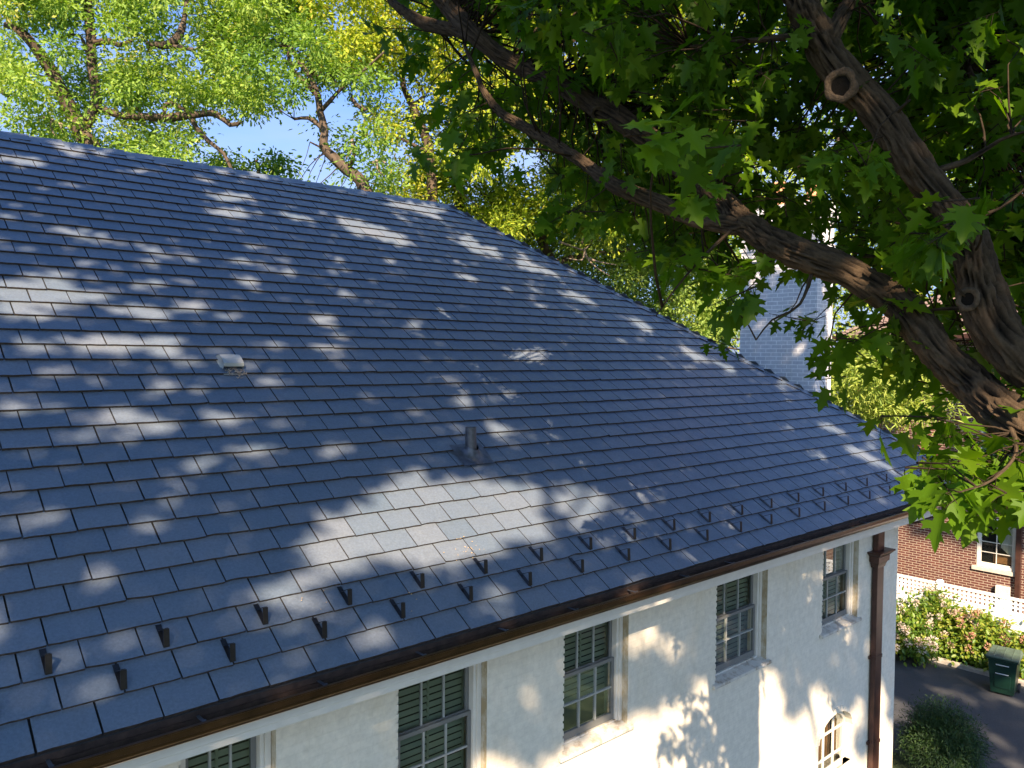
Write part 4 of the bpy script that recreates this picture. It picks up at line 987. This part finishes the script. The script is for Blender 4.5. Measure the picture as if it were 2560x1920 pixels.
#             01234567890123456789012345678901234
MP = parse({-3: '00000000000003788888888888888888888',
            -2: '00000000000002688888888888888888888',
            -1: '00000000000124788888888888888888888',
            0: '00000000000124688888677887788888888',
            1: '00000000000013567478888888888888888',
            2: '00000000000000257888888788888888888',
            3: '00000000000001468888888887388888888',
            4: '00000000000001546888888887678888888',
            5: '00000000000000012688888834688588888',
            6:  '00000000000000001478888887588888888',
            7: '00000000000000000002676446767757888',
            8: '00000000000000000000134441566676777',
            9: '00000000000000000000002331346656667',
            10: '00000000000000000000001202355666667',
            11: '00000000000000000000000001234433677',
            12: '00000000000000000000000000022223567',
            13: '00000000000000000000000000001214567',
            14: '00000000000000000000000000000566777',
            15: '00000000000000000000000000000477777',
            16: '00000000000000000000000000000000044'})
def E(lst, f=1.1573): return [(x*f, y*f, a*f*1.09, b*f*1.12, g) for x, y, a, b, g in lst]
ROOFL = E([(930,1110,180,62,-.1),(800,1170,120,50,-.2),(1000,1175,140,40,-.25),(1120,1090,60,40,0),(640,1270,120,26,-.35),(545,1310,60,16,-.35),(700,1330,50,14,-.4),(850,1280,40,14,0),(1255,1090,52,44,0),(1180,1160,40,20,0),
 (612,1455,40,26,0),(55,635,48,22,0),(50,680,55,18,0),(190,640,46,16,0),(300,680,56,13,0),(350,740,56,22,0),(230,740,50,20,0),(600,752,40,10,0),(685,747,52,13,0),(500,772,38,10,0),(488,905,50,17,0),(40,865,40,16,0),
 (15,900,26,28,0),(262,890,46,13,0),(330,925,42,30,0),(200,940,56,14,0),(430,1000,32,15,0),(400,1040,28,11,0),(378,1080,36,14,0),(345,1130,42,14,0),(60,1115,46,13,0),(970,770,28,9,0),(1140,770,44,18,0),(1000,870,28,11,0),
 (1085,860,38,9,0),(970,940,28,7,0),(750,965,32,10,0),(892,1020,34,11,0),(830,510,60,15,.3),(780,500,40,12,.3),(500,430,56,10,.1),(300,372,36,8,0),(905,450,56,9,.1),(1040,540,52,12,.4),(1150,580,46,10,.3),(1500,770,36,9,.5),(1560,790,28,7,.4),(1700,930,26,7,0),
 (1800,930,40,9,.4),(1890,1000,36,9,.5),(1610,1150,32,18,0),(330,575,30,10,0),(540,610,34,7,0),(420,660,40,9,0),(140,740,30,14,0),(620,590,24,6,0),(750,640,30,8,0),(1160,760,34,10,0),(980,820,26,9,0),(1300,820,18,8,0),(20,470,26,6,0),(160,400,40,7,0),(40,350,60,12,.1),(180,330,60,8,.1),(60,640,90,34,0),(330,620,40,12,0),(120,880,30,10,0),(560,850,30,10,0),(420,780,26,10,0),(700,690,40,10,0),(640,470,40,9,.2),(1010,600,30,9,.3),(1240,640,30,9,.3),(1380,700,30,8,.4),(1420,860,26,8,0),(1300,960,24,9,0),(1760,980,30,9,.4),(1840,970,24,8,.4),(1950,1030,20,7,.4),(90,760,50,14,0),(200,830,30,10,0)])
def roof_light(x, y):
    """1 where a patch of sun lies on the roof (roof coordinates), else 0"""
    s = (y-EY)/SX; z = EZ+s*SZ
    v = np.stack([x, y, z-H], 1); F = np.array(_F); R = np.array(_R); U = np.array(_U); zz = v@F
    px = 1280+FPX*(v@R)/zz; py = 960-FPX*(v@U)/zz; L = np.zeros(len(x))
    for ex, ey, a, b, g in ROOFL:
        c, s_ = math.cos(g), math.sin(g); dx, dy = px-ex, py-ey; u = (dx*c+dy*s_)/a; w_ = (-dx*s_+dy*c)/b; L = np.maximum(L, 1.25-(u*u+w_*w_)*.62)
    return L
def wall_light(x, z):
    v = np.stack([x, np.full(len(x), WY), z-H], 1); F = np.array(_F); R = np.array(_R); U = np.array(_U); zz = v@F
    px = 1280+FPX*(v@R)/zz; py = 960-FPX*(v@U)/zz
    edge = np.interp(px, [900, 1300, 1500, 1700, 1900, 2100, 2250], [1990, 1900, 1780, 1720, 1690, 1720, 1800])
    L = (py-edge)/90+.35
    for ex, ey, a, b in ((1840,1565,22,60),(2020,1490,18,26),(2010,1570,14,26),(1690,1620,34,26),(1740,1580,22,26),(1550,1690,24,26),(2110,1580,22,20),(1960,1480,14,12),(1240,1900,60,30),(1530,1700,20,20),(2140,1480,12,22),(1880,1700,60,40),(1000,1910,50,20),(2200,1750,14,60)):
        L = np.maximum(L, 1.15-((px-ex)/a)**2*.6-((py-ey)/b)**2*.6)
    for ex, ey, a, b in ((2030,1560,34,70),(2120,1680,46,80),(1750,1880,36,40),(2160,1850,20,40),(1990,1740,26,50)):
        L = np.minimum(L, -1.15+((px-ex)/a)**2+((py-ey)/b)**2+.4)
    return L
def in_patch(p):
    tt = math.tan(TH); t = (EZ+tt*(p.y-EY)-p.z)/(-SUN.z+tt*SUN.y); x, y = p.x-t*SUN.x, p.y-t*SUN.y
    return t > 0 and y > EY-.3 and roof_light(np.array([x]), np.array([y]))[0] > .45
PX, TINT, SZL, CLU = [], [], [], []
for r, row in MP.items():
    for cx, dn in enumerate(row):
        if not dn: continue
        for i in range(int(dn*(.84 if r < 9 else .60)+random.random())):
            px, py_ = (cx+random.random())*80, (r+random.random())*80
            # small real openings where the photo shows sky, chimney pots and siding between leaves
            hole = 1245 < py_ and px < 2600
            if 2420 < px < 2550 and 1030 < py_ < 1110 and random.random() < .7: hole = True
            for hx_, hy_, hr in ((1450, 105, 42), (1330, 415, 60), (1700, 25, 45), (2035, 265, 45), (1935, 425, 38), (2065, 440, 28), (2040, 585, 42), (2330, 650, 30), (2250, 660, 34), (2400, 465, 24), (1760, 600, 30), (2390, 790, 22), (2255, 880, 40), (1940, 700, 60), (1900, 820, 50), (2000, 740, 34), (2210, 1000, 46), (2300, 1010, 30), (2510, 1085, 34)):
                if (px-hx_)**2+(py_-hy_)**2 < hr*hr: hole = True
            if hole: continue
            z = random.triangular(4.8, 9.5, 7.4)
            if px > 2150 and py_ > 500: z = random.triangular(4.4, 8.0, 6.2)
            if py_ > 1000: z = random.uniform(3.9, 4.8)
            if px < 1400: z = random.triangular(6.2, 9.2, 7.6)
            blocked = False
            for L_ in (limbA, limbB, limbB1, limbB2, limbB1b):
                for (xa, ya_, wa, za), (xb, yb__, wb, zb) in zip(L_[:-1], L_[1:]):
                    dx, dy = xb-xa, yb__-ya_; f = max(0, min(1, ((px-xa)*dx+(py_-ya_)*dy)/(dx*dx+dy*dy)))
                    if math.hypot(px-xa-f*dx, py_-ya_-f*dy) < (wa+(wb-wa)*f)*.5+45 and z < za+(zb-za)*f+.25: blocked = True
            if blocked and random.random() < (.72 if px > 1900 else .92): z = min(9.5, z+3.0) if random.random() < .6 else 0
            if z < 1: continue
            for _ in range(4):
                if not in_patch(dep(px, py_, z)): break
                z = min(9.8, max(3.8, z+random.uniform(-1.6, 1.6)))
            else:
                if random.random() < .6: continue
            CLU.append((dep(px, py_, z)-TG, z))
pos, tip, nr, siz, tin = [], [], [], [], []
for q, z in CLU:
    n_ = random.randint(5, 9); tb = random.gauss(.42, .18); ax = Vector((random.gauss(0, 1), random.gauss(0, 1), random.gauss(-.25, .3))).normalized()
    s, r0 = W.near(q); L = (q-s).length
    if L < 3.2 and random.random() < .8:
        r1 = .005+.004*L; W.twig(bend(s, q, .12), [r1, r1*.85, r1*.7, r1*.55, .003], 5)
    tw0 = q-ax*.17; W.twig([tw0, q, q+ax*.15], [.006, .004, .002], 4)
    for i in range(n_):
        f = i/n_; b0 = tw0+ax*.32*f; side = Vector((random.gauss(0, 1), random.gauss(0, 1), random.gauss(0, .6))); side = (side-ax*side.dot(ax)).normalized()
        stem = side*random.uniform(.04, .10)+Vector((0, 0, -.02)); p = b0+stem; W.twig([b0, b0+stem*.6+Vector((0, 0, .008)), p], [.0022, .0018, .0014], 3)
        t = side*.7+ax*.5+Vector((0, 0, -random.uniform(.2, 1.1))); pos.append(p); tip.append(t); nr.append(Vector((random.gauss(0, .45), random.gauss(0, .45), 1))+side*.5)
        siz.append(random.uniform(.13, .215)*(1.0 if z < 7 else .92)); tin.append(tb+random.gauss(0, .12))
NV = len(pos)
cloud('crown', MAPLE, np.array([list(v) for v in pos]), np.array([list(v) for v in tip]), np.array([list(v) for v in nr]), np.array(siz), np.array(tin), M['leaf'], mp)

# unseen high crown: leaves left out along sun rays to shape the sun patches
Sx, Sy, Sz = SUN
nn = 380000
cz = H+10.0; hx0, hx1, hy0, hy1 = -16, 16, -20, 6.5
p = np.stack([rng.uniform(hx0, hx1, nn), rng.uniform(hy0, hy1, nn), cz+rng.normal(0, .35, nn)], 1)
# where does the sun ray through each leaf land?
t_roof = None
def land(p):
    # ray p - t*SUN
    tt = math.tan(TH); den = (-Sz+tt*Sy); t = (EZ+tt*(p[:,1]-EY)-p[:,2])/den
    x, y = p[:,0]-t*Sx, p[:,1]-t*Sy
    s = (y-EY)/SX; on = (s > -.35) & (s < SR+.2) & (x < CX-s*SX+.3) & (x > -5)
    tw = (WY-p[:,1])/(-Sy); xw_, zw = p[:,0]-tw*Sx, p[:,2]-tw*Sz; onw = (~on) & (zw > -.3) & (zw < SOF) & (xw_ > -3) & (xw_ < WX+.3)
    tg = (p[:,2])/Sz; xg, yg = p[:,0]-tg*Sx, p[:,1]-tg*Sy
    return x, y, on, xw_, zw, onw, xg, yg
x, y, on, xq, zq, onw, xg, yg = land(p)
def nz(a, b, sc_, seed):                    # smooth value noise, numpy
    g = np.random.default_rng(seed).uniform(0, 1, (64, 64)); a = a/sc_+20; b = b/sc_+20
    i = np.floor(a).astype(int); j = np.floor(b).astype(int); fa, fb = a-i, b-j; fa = fa*fa*(3-2*fa); fb = fb*fb*(3-2*fb)
    q = lambda u, v: g[(i+u) % 64, (j+v) % 64]
    return (q(0,0)*(1-fa)+q(1,0)*fa)*(1-fb)+(q(0,1)*(1-fa)+q(1,1)*fa)*fb
keep = np.zeros(nn, bool); L = np.full(nn, 0.0)
s_on = (y-EY)/SX; ns = .6*nz(x, y/SX*1.5, .34, 1)+.4*nz(x, y/SX*1.4, .16, 2)
zone = np.where((s_on < 6.8) & (s_on > 3.2) & (x < 6), .035, 0)+np.where(x > 9, .03, 0)
L[on] = np.maximum(roof_light(x[on], y[on])+(ns[on]-.5)*.9, (ns[on]-.625+zone[on])*2.2+.30)
nw = .6*nz(xq, zq, .34, 3)+.4*nz(xq, zq, .16, 4)
L[onw] = np.maximum(wall_light(xq[onw], zq[onw])+(nw[onw]-.5)*1.1, (nw[onw]-.78)*2)
off = ~(on | onw)
# fence and brick wall at x = 23 / 26, driveway on the ground
tb_ = (BX-p[:,0])/(-Sx); yb3, zb3 = p[:,1]-tb_*Sy, p[:,2]-tb_*Sz; onb = off & (zb3 > 0) & (zb3 < 9)
nb = .6*nz(yb3, zb3, .8, 5)+.4*nz(yb3, zb3, .3, 6)
L[onb] = (nb[onb]-.5)*2.4+np.where(zb3[onb] < 2.3, 2.0, .32)
ong = off & ~onb; ng = .6*nz(xg, yg, .55, 7)+.4*nz(xg, yg, .25, 8); L[ong] = (ng[ong]-.58)*3+.3+np.where((xg[ong] > 21.4) & (xg[ong] < 27.5) & (yg[ong] > 3), 2.0, 0)
tch = (p[:,0]-C0)/Sx; ych, zch = p[:,1]-tch*Sy, p[:,2]-tch*Sz; onc = (ych > CYa-.5) & (ych < CYb+.3) & (zch > H-2.5) & (zch < H+2.9)
nc = .6*nz(ych, zch, .5, 9)+.4*nz(ych, zch, .2, 10); L[onc] = np.where(nc[onc] > .70, 1.0, 0.0)
for qx, qy, qz, qr in ((2480,1280,4.3,.50),(2330,1190,4.2,.35),(2170,540,5.5,.16),(1960,490,6.2,.14),(2540,60,5,.25),(1700,235,7,.15),(2300,760,6,.15)):
    Q = np.array(dep(qx, qy, qz)); d_ = p-Q; al_ = d_@np.array(SUN); dist = np.linalg.norm(d_-al_[:, None]*np.array(SUN), axis=1); L[(dist < qr) & (al_ > 0)] = 2.0
for _ in range(34):
    qx, qy, qz = rng.uniform(1050, 2600), rng.uniform(-100, 1050), rng.uniform(4.2, 8.0); qr = rng.uniform(.09, .17)
    Q = np.array(dep(qx, qy, qz)); d_ = p-Q; al_ = d_@np.array(SUN); dist = np.linalg.norm(d_-al_[:, None]*np.array(SUN), axis=1); L[(dist < qr) & (al_ > 0)] = 2.0
keep = L < .42+rng.uniform(-.05, .05, nn)
need = np.where(on | onc, .80, np.where(onw, .80, np.where(onb | ong, .75, 0))); need = np.where(ong & ((xg < 14) | (xg > 24)), .15, need)
keep &= rng.uniform(0, 1, nn) < need
p = p[keep]; K = len(p); print('high leaves', K, 'near leaves', NV)
p2 = p-np.array(TG); tipd = rdir(K)+np.array([0, 0, -.3]); nrm = np.array(SUN)*.9+rdir(K, spread=.55)
cloud('dapple_crown', SIMPLE, p2, tipd, nrm, rng.uniform(.16, .26, K), rng.normal(.45, .15, K), M['leaf'], mp)
W.build('trunk', M['bark'], mp)
# healed pruning scars
def scar(px, py_, z, rr, dirv, label):
    c = dep(px, py_, z)-TG; d = Vector(dirv).normalized(); a = d.cross(Vector((0, 0, 1))).normalized(); b = d.cross(a); mb = MB(); nseg = 28; vs = []
    prof = [(1.15, -.35), (1.12, .12), (.95, .30), (.74, .26), (.64, .02), (.60, -.25)]
    for r_, h_ in prof:
        for k_ in range(nseg):
            an = 2*math.pi*k_/nseg; wob = 1+.16*noise.noise(Vector((math.cos(an)*1.8, math.sin(an)*1.8, r_*2+px))); vs.append(c+(a*math.cos(an)+b*math.sin(an)*1.08)*rr*r_*wob+d*rr*h_*.35)
    mb.add(vs, [(i*nseg+k_, i*nseg+(k_+1) % nseg, (i+1)*nseg+(k_+1) % nseg, (i+1)*nseg+k_) for i in range(len(prof)-1) for k_ in range(nseg)], 0)
    mb.add(vs[-nseg:], [tuple(range(nseg))], 1)
    o = mb.build('pruning_scar', [M['scar'], M['bark']], mp, smooth=True)
M['scar'] = simple('healed_bark', (.06, .042, .026), .9, 0, 30, .6, .9, .012)
def toward(px, py_): d = -ray(px, py_); return d.normalized()
s_ = toward(2100, 212); scar(2101, 214, 5.5-.13, .098, s_-_R*.25, '')
s_ = toward(2425, 745); scar(2418, 748, 4.95-.12, .060, s_-_R*.6, '')
s_ = toward(1492, 280); scar(1494, 284, 6.9-.10, .055, s_-_U*.5, '')
